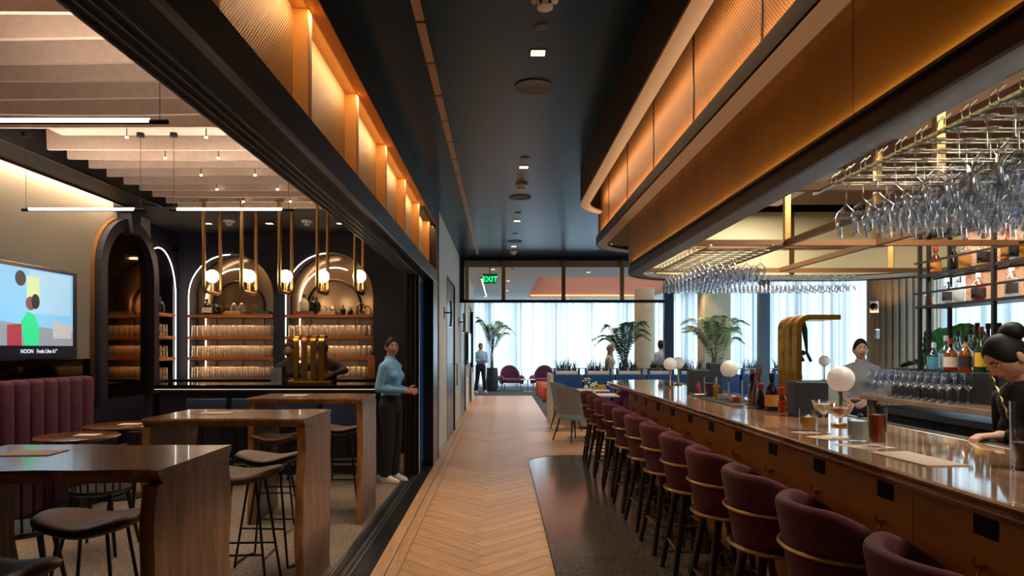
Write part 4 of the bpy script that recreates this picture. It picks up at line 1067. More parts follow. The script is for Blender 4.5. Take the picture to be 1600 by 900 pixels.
# ---- saddle seat wire stools
def make_wire_stool():
    t = thing('saddle_stool', 'x', 'stool', (0, 0, 0), 0, 'saddle seat stools at the high tables')
    def fn(u, v):
        a = 2*PI*u; rx, ry = .235, .185
        ca, sa = math.cos(a), math.sin(a); q = 1/((abs(ca)**3+abs(sa)**3)**(1/3))
        x, y = rx*q*ca, ry*q*sa; return x, y
    n = 28; mb = MB(); rings = []
    def zt(x, y): return .765+.035*(abs(x)/.235)**2-.02*math.exp(-(x/.12)**2)+.006*math.cos(x*14)*math.exp(-((y-.12)/.08)**2)
    for s_, dz in ((0.0, None), (.35, None), (.7, None), (.93, None), (1.0, -.012), (.985, -.03), (.8, -.048), (.35, -.052), (0.0, -.052)):
        r = []
        for i in range(n):
            x, y = fn(i/n, 0); x *= s_; y *= s_; z = zt(x, y) if dz is None else zt(x*.9, y)+dz; r.append((x, y, z))
        rings.append(r)
    mb.v = [p for r in rings for p in r]
    mb.f = [(j*n+i, j*n+(i+1) % n, (j+1)*n+(i+1) % n, (j+1)*n+i) for j in range(len(rings)-1) for i in range(n)]; mb.m = [0]*len(mb.f)
    mb.build('seat', seatwood, t, smooth=True, angle=60)
    for s in (-1, 1):
        for s2_ in (-1, 1):
            MB().cyl((s*.10, s2_*.09, .735), (s*.19, s2_*.165, .008), .0085, n=8).build('leg', black, t, smooth=True)
        MB().tube([(s*.19, -.165, .009), (s*.215, -.10, .009), (s*.215, .10, .009), (s*.19, .165, .009)], .0085, 8).build('floor_runner', black, t, smooth=True)
    for s in (-1, 1): MB().cyl((-.157, s*.138, .27), (.157, s*.138, .27), .007, n=8).build('footrest', black, t, smooth=True)
    MB().cyl((.157, -.138, .23), (.157, .138, .23), .007, n=8).build('footrest', brass, t, smooth=True)
    return t
ws = make_wire_stool(); k = 0
for x, y, rz, lab in ((-1.86, 3.12, 4, 'saddle stool tucked between the front and middle high tables'), (-1.80, 2.36, -6, 'saddle stool on the near side of the front high table'),
                      (-1.62, 4.30, 3, 'saddle stool under the near edge of the middle high table'), (-1.66, 4.92, -4, 'saddle stool behind the middle high table'),
                      (-2.0, 6.1, 2, 'saddle stool under the near edge of the rear high table'), (-1.56, 6.72, -3, 'saddle stool between rear high table and the taproom bar')):
    o = ws if k == 0 else dup(ws); k += 1; o.location = (x, y, 0); o.rotation_euler = (0, 0, R(rz)); o['label'] = lab
# ---- spindle chairs at the low round tables
def make_spindle():
    t = thing('spindle_chair', 'x', 'chair', (0, 0, 0), 0, 'dark spindle chairs')
    MB().lathe([(0, 0), (.19, 0), (.215, .015), (.21, .035), (.1, .028), (0, .026)], 22, (0, 0, .44)).build('seat', darkwood, t, smooth=True)
    for sx in (-1, 1):
        for sy in (-1, 1): MB().tube([(sx*.13, sy*.13, .445), (sx*.20, sy*.20, 0)], [.018, .012], 8).build('leg', darkwood, t, smooth=True)
    MB().cyl((-.17, -.17, .2), (.17, -.17, .2), .009, n=6).build('stretcher', darkwood, t); MB().cyl((-.17, .17, .2), (.17, .17, .2), .009, n=6).build('stretcher', darkwood, t)
    pts = [(.21*math.cos(a), .21*math.sin(a)+.02, .80+.0*a) for a in [R(5+i*17) for i in range(11)]]
    MB().tube(pts, .013, 8).build('top_rail', darkwood, t, smooth=True)
    for i in range(1, 10):
        a = R(5+i*17); MB().cyl((.185*math.cos(a), .185*math.sin(a), .47), (.21*math.cos(a), .21*math.sin(a)+.02, .80), .007, n=6).build('spindle', darkwood, t)
    return t
sc_ = make_spindle()
for i, (x, y, rz, lab) in enumerate(((-2.85, 4.05, 200, 'dark spindle chair near the front high table'), (-3.05, 5.2, 185, 'dark spindle chair before the low round table'), (-3.25, 6.15, 265, 'dark spindle chair beside the front low round table'), (-3.35, 7.1, 270, 'dark spindle chair beside the rear low round table'))):
    o = sc_ if i == 0 else dup(sc_); o.location = (x, y, 0); o.rotation_euler = (0, 0, R(rz)); o['label'] = lab
for x, y, lab in ((-3.82, 6.16, 'front'), (-3.92, 7.05, 'rear')):
    t = thing('round_table', 'low round wooden table before the plum banquette, %s one' % lab, 'table', (x, y, 0), 0, 'low round tables')
    MB().lathe([(0, 0), (.33, 0), (.345, .012), (.345, .02), (.33, .03), (0, .03)], 32, (0, 0, .72)).build('tabletop', walnut, t, smooth=True, angle=50)
    MB().cyl((0, 0, .02), (0, 0, .72), .03, n=12).build('column', black, t, smooth=True)
    MB().lathe([(0, 0), (.22, 0), (.22, .012), (.03, .03), (0, .03)], 24).build('base', black, t, smooth=True)
    c = tag(MB().obox((0, 0, .002), (.2, .14, .003), R(5)).build('menu_card', paper), 'cream paper card on the %s low round table' % lab, 'card'); c.location = (x+.08, y+.02, .75)
# ---- plum channel banquette
bq = thing('banquette', 'plum channel tufted banquette along the screen wall', 'banquette', (-4.575, 0, 0))
MB().box(.0, .58, 3.0, 7.42, 0, .12).build('plinth', blacksatin, bq)
MB().box(.14, .60, 3.0, 7.42, .12, .46).build('seat', plumb, bq, bevel=.03, bseg=3)
for i in range(22):
    y = 3.0+.201*i
    MB().box(.0, .17, y+.003, y+.198, .12, 1.24).build('channel', plumb, bq, bevel=.05, bseg=3, smooth=True, angle=60)
# ---- wall screen
tv = thing('wall_screen', 'large flat screen with blue bezel on the plaster wall', 'television', (-4.58, 0, 0))
MB().box(0, .05, 5.72, 7.30, 1.43, 2.34).build('bezel', mat('tv_bezel', (20, 34, 66), .3), tv, bevel=.006)
def emi(n, c, s=.75): return mat('screen_'+n, c, .4, emit=s)
TY, TZ = 5.76, 1.56
def tpoly(name, pts, m, lay): MB().prism([(TY+u*1.46, TZ+v*.74) for u, v in pts], .05+lay*.0012, .051+lay*.0012, 'X').build(name, m, tv)
tpoly('screen', [(0, 0), (1, 0), (1, 1), (0, 1)], emi('sky', (120, 180, 216)), 0)
tpoly('picture_wall', [(.55, .42), (.97, .42), (.97, .98), (.55, .98)], emi('wall', (150, 190, 214)), 1)
tpoly('picture_floor', [(0, 0), (1, 0), (1, .2), (.3, .3), (0, .32)], emi('floor', (128, 138, 148)), 1)
tpoly('picture_frame', [(.52, .62), (.64, .62), (.64, .9), (.52, .9)], emi('map', (190, 206, 150)), 2)
tpoly('picture_steps', [(.78, .1), (.98, .1), (.98, .28), (.78, .34)], emi('steps', (170, 170, 164)), 2)
tpoly('picture_shirt', [(.50, .0), (.63, .0), (.64, .25), (.585, .42), (.52, .44), (.46, .3)], emi('green', (40, 196, 128)), 3)
tpoly('picture_head', [(.555+.05*math.cos(a), .55+.09*math.sin(a)) for a in [2*PI*i/14 for i in range(14)]], emi('skin', (112, 72, 62)), 4)
tpoly('picture_hair', [(.60+.04*math.cos(a), .58+.10*math.sin(a)) for a in [2*PI*i/14 for i in range(14)]], emi('hair', (24, 22, 30)), 5)
tpoly('picture_sleeve', [(.34, .0), (.47, .0), (.47, .28), (.34, .26)], emi('red', (150, 50, 66)), 3)
tpoly('picture_adult', [(.46+.05*math.cos(a), .86+.1*math.sin(a)) for a in [2*PI*i/14 for i in range(14)]], emi('hair', (24, 22, 30)), 3)
tx = xform(text_mb('NOON   Feels Like 61\u00b0', .055), Matrix.Translation((.054, 6.7, 1.505)) @ Matrix.Rotation(R(90), 4, 'Z') @ Matrix.Rotation(R(90), 4, 'X'))
tx.build('caption', emi('text', (220, 232, 244)), tv)
point_light('screen_glow', (.35, 6.5, 1.95), 1.2, (.6, .82, 1), .3, tv)
# ---- arched mirror
am = thing('arched_mirror', 'tall arched bronze mirror in navy frame with keystone', 'mirror', (-4.6, 8.3, 0))
def aloop(r, zs, zb, n=20): return [(-r, zb)] + [(r*math.cos(R(180-180*i/n)), zs+r*math.sin(R(180-180*i/n))) for i in range(n+1)] + [(r, zb)]
o_, i_ = aloop(.645, 2.45, .95), aloop(.52, 2.44, .95)
mb = MB()
for a in range(len(o_)-1):
    mb.prism([o_[a], o_[a+1], i_[a+1], i_[a]], 0, .12, 'X')
mb.build('frame', navy, am)
o2, i2 = aloop(.66, 2.45, .95), aloop(.645, 2.45, .95); mb = MB()
for a in range(len(o2)-1): mb.prism([o2[a], o2[a+1], i2[a+1], i2[a]], 0, .05, 'X')
mb.build('outer_bead', mat('bead_brass', (150, 110, 70), .4, .6), am)
MB().prism(i_, .0, .03, 'X').build('mirror_glass', mirror, am)
MB().prism([(-.08, 2.92), (.08, 2.92), (.11, 3.16), (-.11, 3.16)], 0, .17, 'X').build('keystone', navy, am, bevel=.006)
# ---- taproom bar
tbx = thing('taproom_bar', 'black topped bar in front of the arched shelves', 'bar counter', (0, 0, 0))
MB().box(-4.15, -1.40, 8.30, 8.72, .0, 1.05).build('bar_front', mat('bar_navy', (20, 22, 34), .5), tbx)
MB().box(-4.25, -1.33, 8.13, 8.80, 1.05, 1.10).build('bar_top', mat('black_stone', (14, 14, 16), .06), tbx, bevel=.004)
MB().box(-4.2, -1.36, 8.27, 8.285, 1.036, 1.044).build('under_led', mat('under_led', (255, 222, 180), .5, emit=.9), tbx)
for i in range(6): MB().box(-4.12+i*.455, -3.69+i*.455, 8.285, 8.30, .12, 1.0).build('front_panel', mat('bar_navy', (20, 22, 34), .5), tbx)
# blue bar chairs
def make_bluechair():
    t = thing('blue_bar_chair', 'x', 'bar stool', (0, 0, 0), 0, 'navy bar chairs at the taproom bar')
    def fn(u, v): 
        x = (u-.5)*.46; return (x, -.19-.05*(1-(2*u-1)**2)+.02*v, .68+.30*v)
    mb = MB().grid(fn, 10, 5); o = mb.build('backrest', navyfab, t, smooth=True); md = o.modifiers.new('s', 'SOLIDIFY'); md.thickness = .05; md = o.modifiers.new('b', 'BEVEL'); md.width = .018; md.segments = 3; md.limit_method = 'ANGLE'
    MB().box(-.22, .22, -.19, .20, .66, .74).build('seat', navyfab, t, bevel=.025, bseg=3)
    for sx in (-1, 1):
        for sy in (-1, 1): MB().tube([(sx*.18, sy*.16, .66), (sx*.22, sy*.20, 0)], [.016, .012], 8).build('leg', black, t)
    MB().box(-.20, .20, -.19, -.17, .24, .26).build('footrest', greyst, t); MB().box(-.20, .20, .17, .19, .24, .26).build('footrest', greyst, t)
    return t
bc = make_bluechair()
for i, px in enumerate((330, 400, 470, 541)):
    o = bc if i == 0 else dup(bc); o.location = (at(px, 0, 7.72)[0], 7.75, 0); o['label'] = 'navy upholstered bar chair at the taproom bar, %s from the arched mirror' % ordn[i]
# brass beer taps of the taproom
def tap_tower(label, n, sp, h, dx, dy, loc, rz, band=.055):
    t = thing('beer_tap_tower', label, 'beer tap', loc, rz)
    MB().box(-sp*n/2-.04, sp*n/2+.06, -.06, .12, 0, .03).build('base_plate', brassp, t, bevel=.004)
    for i in range(n):
        x = (i-(n-1)/2)*sp; pts = [(0, 0)] + [(0, .03)] + [(0, h-.09)] + [(.09-.09*math.cos(R(a)), h-.09+.09*math.sin(R(a))) for a in (15, 30, 45, 60, 75, 90)] + [(dy, h)]
        A = [(x-band/2, p[0], p[1]) for p in pts]; B = [(x+band/2, p[0], p[1]) for p in pts]
        mb = MB(); th = .035; inn = []
        for q, p in enumerate(pts):
            if q < 3: inn.append((p[0]+th, p[1]))
            elif q == len(pts)-1: inn.append((p[0], p[1]-th))
            else:
                a = R((q-2)*15); inn.append((.09-(.09-th)*math.cos(a), h-.09+(.09-th)*math.sin(a)))
        for q in range(len(pts)-1):
            mb.prism([pts[q], pts[q+1], inn[q+1], inn[q]], x-band/2, x+band/2, 'X')
        mb.build('tap_column', brassp, t)
        for z in (h*.38, h*.78): MB().sphere((x, -.002, z), .006, 8, 6).build('rivet', brass, t)
    return t
tap_tower('four band polished brass tap tower on the taproom bar', 4, .105, .60, 0, .2, (at(482, 0, 8.42)[0], 8.42, 1.10), 0, .062)
# menu sign on the taproom bar
ms = thing('menu_sign', 'grey menu board standing on the black taproom bar', 'menu', (at(432, 0, 8.25)[0], 8.25, 1.10), R(-4))
MB().box(-.065, .065, 0, .012, 0, .20).build('board', mat('menu_grey', (120, 124, 132), .5), ms)
for i in range(9): MB().box(-.052, .052-.02*(i % 3), -.002, 0, .165-i*.016, .170-i*.016).build('print_line', mat('menu_print', (70, 74, 82), .6), ms)
MB().box(.066, .085, .0, .09, 0, .22).build('back_panel', blacksatin, ms)
# ---- U shaped brass pendants
for i in range(5):
    t = thing('loop_pendant', 'U shaped brass pendant with glowing globe, %s from the arched mirror' % ordn[i], 'pendant light', (-3.352+.427*i, 7.7, 0), 0, 'brass loop pendants over the taproom bar')
    zb, zt, r = 2.18, 3.19, .07
    pts = [(0, 0, zt), (0, 0, zb+r)] + [(0, r-r*math.cos(R(a)), zb+r-r*math.sin(R(a))) for a in (20, 45, 70, 90)] + [(0, .45-r+r*math.sin(R(a)), zb+r-r*math.cos(R(a))) for a in (0, 20, 45, 70)] + [(0, .45, zb+r), (0, .45, zt)]
    MB().tube(pts, .022, 12).build('tube', brass, t, smooth=True)
    for y in (0, .45): MB().lathe([(0, 0), (.05, 0), (.05, -.016), (0, -.016)], 18, (0, y, 3.222 if y else 3.205)).build('ceiling_rose', brass, t, smooth=True, angle=50)
    MB().cyl((0, .22, zb), (0, .22, zb+.12), .02, n=12).build('lamp_holder', brass, t, smooth=True)
    MB().sphere((0, .22, zb+.19), .077, 22, 14).build('globe', globew, t, smooth=True)
    point_light('globe_lamp', (0, .10, zb+.19), 5, (1, .74, .48), .06, t)
# ---- linear suspended lamps
for x, y, lab, px in ((at(105, 0, 3.39)[0], 3.39, 'long LED tube pendant over the front high table', 0), (at(131, 0, 5.54)[0], 5.54, 'LED tube pendant hanging before the screen wall', 0), (at(362, 0, 5.54)[0], 5.54, 'LED tube pendant in front of the brass loop pendants', 0)):
    t = thing('tube_pendant', lab, 'pendant light', (x, y, 2.657)); L = 1.0
    MB().cyl((-L/2, 0, 0), (L/2, 0, 0), .013, n=10).build('tube_body', black, t, smooth=True)
    MB().tube([(-L/2+.06, -.004, .004), (L/2-.09, -.004, .004)], .0125, 10).build('led_tube', ledw, t, smooth=True)
    for dx in (-L/2+.03, L/2-.04):
        top = 3.28 if y > 5 else 3.41
        MB().cyl((dx, 0, 0), (dx, 0, top-2.657), .0018, n=5).build('wire', black, t)
        MB().lathe([(0, 0), (.03, 0), (.03, -.03), (0, -.03)], 14, (dx, 0, top-2.657)).build('ceiling_cup', black, t)
    a = area('tube_lamp', (0, 0, .03), (R(180), 0, 0), .9, .03, 7, (1, .78, .60)); a.parent = t
# ---- glasses and objects on the arched shelves
gp = [(0, 0), (.024, 0), (.026, .006), (.029, .08), (.033, .16), (.031, .165), (.027, .09), (.022, .012)]
tm_ = MB().lathe(gp, 9).build('tmp', warmglass, smooth=True, angle=70); tumbler = tm_.data; bpy.data.objects.remove(tm_)
nm = {0: 'mirror', 1: 'sliding wall'}; zn = {1.71: 'upper', 1.41: 'middle', 1.10: 'lower'}
for ai, (x0, x1) in enumerate(ARCH):
    for z in (1.71, 1.41, 1.10):
        n = 15
        for j in range(n):
            for q in range(2):
                x = x0+.06+(x1-x0-.12)*j/(n-1)
                put('beer_glass', tumbler, (x, YB+.05+.11*q, z+.165), 'clear beer glass upside down on the %s shelf of the arch by the %s' % (zn[z], nm[ai]), 'beer glass', 'beer glasses on the %s shelf of the arch by the %s' % (zn[z], nm[ai]), True)
for z in (1.71, 1.41, 1.10):
    for j in range(7):
        put('beer_glass', tumbler, (-4.75, 9.15+.085*j, z+.165), 'clear beer glass upside down on the %s shelf of the side niche' % zn[z], 'beer glass', 'beer glasses in the side niche', True)
def growler(name, label, x, y, z, body, s=1.0, cat='bottle', lab=None):
    t = thing(name, label, cat, (x, y, z))
    MB().lathe([(0, 0), (.055*s, 0), (.06*s, .01*s), (.06*s, .11*s), (.04*s, .15*s), (.016*s, .165*s), (.016*s, .19*s), (0, .19*s)], 16).build('bottle_body', body, t, smooth=True)
    MB().lathe([(0, 0), (.019*s, 0), (.019*s, .03*s), (0, .032*s)], 12, (0, 0, .185*s)).build('stopper', black, t)
    if lab: MB().lathe([(.0605*s, .03*s), (.0612*s, .03*s), (.0612*s, .10*s), (.0605*s, .10*s)], 16).build('label_band', lab, t)
    return t
ceram = mat('ceramic_cream', (196, 176, 148), .5); darkgl = mat('dark_glass', (24, 20, 18), .12)
labw = mat('label_white', (214, 206, 190), .7)
zt_ = 2.03
growler('growler', 'dark glass growler with pale label beside stacked books in arch by the mirror', at(323, 0, 10.1)[0], 10.1, zt_, darkgl, 1.1, lab=labw)
growler('growler', 'dark glass growler without label in arch by the mirror', at(337, 0, 10.14)[0], 10.16, zt_, darkgl, 1.0)
growler('growler', 'cream ceramic growler standing on books in arch by the sliding wall', at(475, 0, 10.1)[0], 10.1, zt_+.05, ceram, 1.15, lab=labw)
growler('growler', 'dark squat growler behind the cream one in arch by the sliding wall', at(488, 0, 10.2)[0], 10.22, zt_+.05, darkgl, 1.1)
growler('growler', 'small dark jug near the end of arch by the sliding wall', at(536, 0, 10.1)[0], 10.1, zt_, darkgl, .65)
growler('growler', 'smallest dark jug beside the round globe vase', at(548, 0, 10.1)[0], 10.1, zt_, darkgl, .55)
growler('growler', 'cream growler in the side niche', -4.78, 9.28, zt_, ceram, 1.0, lab=labw)
growler('growler', 'clear necked dark bottle in the side niche', -4.78, 9.55, zt_, darkgl, 1.1)
BK = [(150, 60, 40), (206, 176, 120), (40, 92, 60), (180, 150, 50), (120, 90, 70), (200, 190, 170)]
def book(px, z, w, th, ci, lab, dy=10.08):
    t = thing('book', lab, 'book', (at(px, 0, dy)[0], dy, z))
    MB().box(-w/2, w/2, -.07, .09, 0, .004).box(-w/2, w/2, -.07, .09, th-.004, th).box(-w/2, w/2, -.074, -.07, 0, th).build('cover', mat('book_%d' % ci, BK[ci], .6), t)
    MB().box(-w/2+.004, w/2-.004, -.07, .085, .004, th-.004).build('pages', labw, t)
book(365, zt_, .26, .03, 3, 'yellow book lying under two glass cloches'); book(366, zt_+.03, .22, .026, 5, 'cream book on top of the yellow book')
book(408, zt_, .26, .025, 4, 'brown book lying under the green book'); book(409, zt_+.025, .25, .03, 2, 'dark green book at the end of the arch by the mirror')
book(474, zt_, .24, .025, 0, 'red book under the ceramic growler'); book(476, zt_+.025, .22, .025, 4, 'brown book directly below the ceramic growler')
book(512, zt_, .25, .03, 1, 'tan book under the glass jars'); book(513, zt_+.03, .23, .02, 5, 'cream book stacked on the tan book')
for px, lab in ((366, 'left'), (378, 'right')):
    o = tag(MB().lathe([(0, 0), (.05, 0), (.05, .06), (.035, .10), (.012, .118), (.012, .128), (0, .13)], 16).build('glass_cloche', warmglass, smooth=True), 'glass dome on the cream book, nearer the %s' % ('growlers' if lab == 'left' else 'green book'), 'glass dome'); o.location = (at(px, 0, 10.06)[0], 10.06, zt_+.056)
for px, lab in ((506, 'wide'), (520, 'narrow')):
    o = tag(MB().lathe([(0, 0), (.04, 0), (.055, .04), (.04, .075), (.02, .08), (.02, .09), (0, .09)], 16).build('glass_jar', warmglass, smooth=True), '%s glass jar on books in the arch by the sliding wall' % lab, 'jar'); o.location = (at(px, 0, 10.06)[0], 10.06, zt_+.05)
o = tag(MB().tube([(.05*math.cos(a), .02*math.sin(2*a), .09+.075*math.sin(a)) for a in [2*PI*i/20 for i in range(20)]], .012, 8, True).tube([(0, 0, 0), (.03, 0, .03)], .02, 8).build('knot_sculpture', brass, smooth=True), 'twisted metal sculpture at the end of the arch by the sliding wall', 'sculpture'); o.location = (at(564, 0, 10.08)[0], 10.08, zt_)

wst = thing('wooden_stand', 'tall pale wooden stand at the end of the taproom back counter', 'stand', (at(581, 0, 9.75)[0], 9.75, 1.10))
MB().box(-.05, .05, -.03, .03, 0, .16).build('lower_block', shelfwood, wst, bevel=.003); MB().box(-.05, .05, -.03, .03, .163, .33).build('upper_block', shelfwood, wst, bevel=.003)

# ================================================================ things on and behind the main bar
ZB = 1.102
def onbar(px, py): Y = (CH-ZB)*FPX/(py-VY); return ((px-VX)*Y/FPX, Y, ZB)
def globe_lamp(loc, lab, h=.26, r=.072):
    t = thing('globe_lamp', lab, 'table lamp', loc, 0, 'globe lamps along the bar')
    MB().lathe([(0, 0), (.05, 0), (.05, .012), (.012, .016), (.009, .02), (.009, h-r), (.03, h-r+.004), (.034, h-r+.02), (0, h-r+.02)], 20).build('stand', brass, t, smooth=True, angle=50)
    MB().sphere((0, 0, h), r, 24, 16).build('globe', opal, t, smooth=True)
globe_lamp((1.88, 7.6, ZB), 'white globe table lamp near the rounded far end of the bar')
globe_lamp((2.10, 8.1, ZB), 'white globe table lamp behind another at the far bar end')
globe_lamp((1.92, 5.75, ZB), 'white globe table lamp among mixing glasses')
globe_lamp((1.89, 3.80, ZB), 'white globe table lamp behind the row of cocktails')
cb = thing('service_cabinet', 'cream service cabinet behind the bar beside the fluted column', 'cabinet', (4.3, 9.1, 0))
MB().box(-.3, .3, -.2, .2, 0, 1.08).build('body', mat('cabinet_cream', (206, 200, 170), .6), cb, bevel=.01); MB().box(-.31, .31, -.21, .21, 1.08, 1.11).build('top', greyst, cb)
globe_lamp((4.26, 9.0, 1.11), 'white globe table lamp on the cream service cabinet')
# menu boxes
bx = mat('box_slate', (34, 40, 52), .55)
def menu_box(loc, w, d, h, rz, lab):
    t = thing('menu_box', lab, 'box', loc, rz)
    MB().box(-w/2, w/2, -d/2, d/2, 0, h).build('box_body', bx, t, bevel=.004); MB().box(-w/2+.01, w/2-.01, -d/2+.01, d/2-.01, h, h+.003).build('box_lid', black, t)
menu_box(onbar(1262, 650), .20, .16, .22, R(-6), 'slate menu box beside the brass tap tower')
menu_box((1.86, 6.45, ZB), .17, .16, .23, 0, 'slate menu box beside the tray of red tube')
menu_box((2.06, 6.6, ZB), .13, .12, .29, 0, 'taller blue slate box behind the menu box')
mt = tag(MB().box(-.16, .16, -.55, .55, 0, .006).build('bar_mat', mat('rubber_black', (22, 22, 24), .7), bevel=.002), 'black rubber bar mat under mixing glasses', 'mat'); mt.location = (1.87, 5.6, ZB)
def cylinder_glass(name, lab, loc, r, h, cat, liquid=None, fill=.6, ice=0, taper=.9, base=.012, garnish=None, mt_=None):
    t = thing(name, lab, cat, loc)
    MB().lathe([(0, 0), (r*taper, 0), (r, h), (r*.955, h), (r*taper*.93, base), (0, base)], 20).build('glass', mt_ or glassm, t, smooth=True, angle=50)
    if liquid:
        MB().lathe([(0, base+.001), (r*taper*.92, base+.001), (r*(taper+(1-taper)*fill)*.93, h*fill), (0, h*fill)], 20).build('drink', liquid, t, smooth=True, angle=50)
    for i in range(ice):
        MB().obox((random.uniform(-.3, .3)*r, random.uniform(-.3, .3)*r, h*fill*.92+.004*i), (.024, .024, .024), i, i*.7).build('ice_cube', mat('ice', (214, 220, 224), .15), t, bevel=.003)
    if garnish: MB().lathe([(0, 0), (.012, .004), (.014, .014), (.006, .022), (0, .022)], 10, (r*.2, 0, h)).build('garnish', garnish, t, smooth=True)
    return t
def drinkm(n, c): return mat('drink_'+n, c, .15, emit=.06, spec=.6)
x, y, z = onbar(1263, 673); cylinder_glass('rocks_glass', 'rocks glass half full of amber drink', (x, y, z), .047, .115, 'cocktail', drinkm('amber', (222, 146, 34)), .62, 2)
def coupe_drink(loc, lab, liq, rr=.058, h=.165, cone=False):
    t = thing('cocktail_coupe', lab, 'cocktail', loc)
    pr = [(0, 0), (.036, .001), (.036, .003), (.006, .008), (.004, .02), (.004, h*.56), (.012, h*.6), (rr*.75, h*.76), (rr, h), (rr*.97, h), (rr*.72, h*.77), (.01, h*.62), (0, h*.61)]
    MB().lathe(pr, 22).build('glass', glassm, t, smooth=True, angle=60)
    MB().lathe([(0, h*.625), (.012, h*.63), (rr*.70, h*.775), (rr*.86, h*.9), (0, h*.9)], 22).build('drink', liq, t, smooth=True, angle=50)
coupe_drink(onbar(1287, 677), 'coupe of pale yellow cocktail beside the amber rocks glass', drinkm('yellow', (220, 190, 96)))
coupe_drink(onbar(1312, 686), 'wide coupe of orange cocktail', drinkm('orange', (214, 128, 30)), .062)
cylinder_glass('rocks_glass', 'short glass of cloudy white cocktail with dark garnish', onbar(1341, 691), .047, .110, 'cocktail', drinkm('cloudy', (206, 204, 176)), .9, 0, .96, garnish=leafd)
cylinder_glass('highball_glass', 'tall highball of dark orange cocktail with garnish', onbar(1371, 698), .038, .175, 'cocktail', drinkm('rust', (164, 66, 18)), .80, 1, .95, .022, garnish=mat('dried_fruit', (120, 90, 40), .7))
for px, py, lab, s in ((1262, 676, 'under the amber rocks glass', .11), (1298, 684, 'under the two coupes', .16), (1350, 697, 'under the cloudy and rust cocktails', .17)):
    o = tag(MB().obox((0, 0, .001), (s, s, .002), R(20)).build('napkin', mat('napkin', (222, 200, 180), .8)), 'square beige napkin '+lab, 'napkin'); X_, Y_, Z_ = onbar(px, py); o.location = (X_, Y_, ZB-.0008)
o = tag(MB().obox((0, 0, .002), (.16, .34, .004), R(4)).build('menu_sheet', mat('menu_sheet', (190, 168, 150), .5)), 'large pale menu sheet lying on the near bar top', 'menu'); o.location = onbar(1432, 717)
# bar tools cluster
cylinder_glass('mixing_glass', 'clear mixing glass filled with crumpled straws', onbar(1110, 620), .058, .175, 'glass', mat('straws', (110, 92, 84), .5), .7)
cylinder_glass('mixing_glass', 'clear mixing glass with orange peel', onbar(1150, 629), .058, .165, 'glass', drinkm('peel', (206, 96, 40)), .3, 1)
cylinder_glass('mixing_glass', 'tall clear glass holding a long bar tool', onbar(1171, 638), .055, .20, 'glass')
cr = thing('carafe', 'brown narrow-necked carafe beside the tall glass', 'carafe', onbar(1176, 634)); MB().lathe([(0, 0), (.036, 0), (.038, .12), (.028, .16), (.024, .185), (.03, .20), (.022, .24), (.022, .27), (0, .27)], 16).build('carafe_body', glassy('brown_glass', (180, 140, 116), .6), cr, smooth=True)
tg = tag(MB().tube([(0, 0, .02), (.03, 0, .15), (.07, 0, .26), (.085, 0, .30)], [.006, .009, .014, .004], 8).tube([(.02, .02, .02), (.05, .02, .15), (.055, .02, .25), (.075, .01, .28)], [.006, .009, .014, .004], 8).build('serving_tongs', mat('copper_tool', (150, 104, 80), .3, .8), smooth=True), 'copper serving tongs leaning in the tall glass', 'tongs'); tg.location = onbar(1172, 637)
jg = tag(MB().lathe([(0, 0), (.022, 0), (.009, .055), (.026, .125), (.024, .125), (.008, .06), (0, .06)], 18).build('jigger', brassp, smooth=True, angle=60), 'brass hourglass jigger beside the mixing glass', 'jigger'); jg.location = (1.80, 5.72, ZB)
trw = tag(MB().box(-.06, .06, -.09, .09, 0, .02).build('white_tray', greyst, bevel=.004), 'small steel tray beside the slate menu box', 'tray'); trw.location = (1.80, 6.24, ZB)
tbx2 = tag(MB().lathe([(0, 0), (.02, 0), (.018, .08), (.012, .09), (.012, .11), (0, .11)], 12).build('red_dropper', mat('red_plastic', (170, 40, 44), .4), smooth=True), 'small red dropper bottle standing on the steel tray', 'bottle'); tbx2.location = (trw.location.x, trw.location.y, ZB+.02)
# ---- bottles
def bottle(lab, loc, body, liquid, capc, h=.30, r=.038, shape='round', label=None, lettering=None, rz=0, neck=.014):
    t = thing('bottle', lab, 'bottle', loc, rz); hb = h*.60; cap = mat('cap_%d_%d_%d' % capc, capc, .4)
    if shape == 'square':
        MB().box(-r, r, -r*.8, r*.8, 0, hb).build('bottle_body', body, t, bevel=.008, bseg=2)
        MB().lathe([(r*.8, hb-.001), (neck*1.3, hb+.03), (neck, hb+.04), (neck, h-.03), (0, h-.03)], 12).build('neck', body, t, smooth=True)
    else:
        MB().lathe([(0, 0), (r*.95, 0), (r, .01), (r, hb*.86), (r*.8, hb*1.0), (neck*1.2, hb*1.18), (neck, hb*1.26), (neck, h-.03), (0, h-.03)], 18).build('bottle_body', body, t, smooth=True, angle=60)
    MB().lathe([(0, 0), (neck*1.35, 0), (neck*1.35, .045), (0, .047)], 12, (0, 0, h-.045)).build('cap', cap, t)
    if liquid and shape != 'square': MB().lathe([(0, .006), (r*.94, .006), (r*.94, hb*.8), (0, hb*.8)], 16).build('liquor', liquid, t, smooth=True, angle=50)
    elif liquid: MB().box(-r*.93, r*.93, -r*.73, r*.73, .006, hb*.85).build('liquor', liquid, t)
    if label:
        if shape == 'square': MB().box(-r*.85, r*.85, -r*.8-.002, -r*.8+.0, hb*.25, hb*.75).build('label_paper', label, t)
        else: MB().lathe([(r+.0004, hb*.2), (r+.0012, hb*.2), (r+.0012, hb*.72), (r+.0004, hb*.72)], 18).build('label_paper', label, t)
        if lettering:
            tx = xform(text_mb(lettering, .045), Matrix.Translation((0, -r-.002, hb*.46)) @ Matrix.Rotation(R(90), 4, 'X')); tx.build('lettering', mat('label_ink', (40, 26, 20), .6), t)
    return t
gclear, gamber, gdark = glassy('bottle_clear', (244, 248, 250), .7), glassy('bottle_amber', (224, 170, 100), .7), mat('bottle_dark', (22, 18, 18), .1)
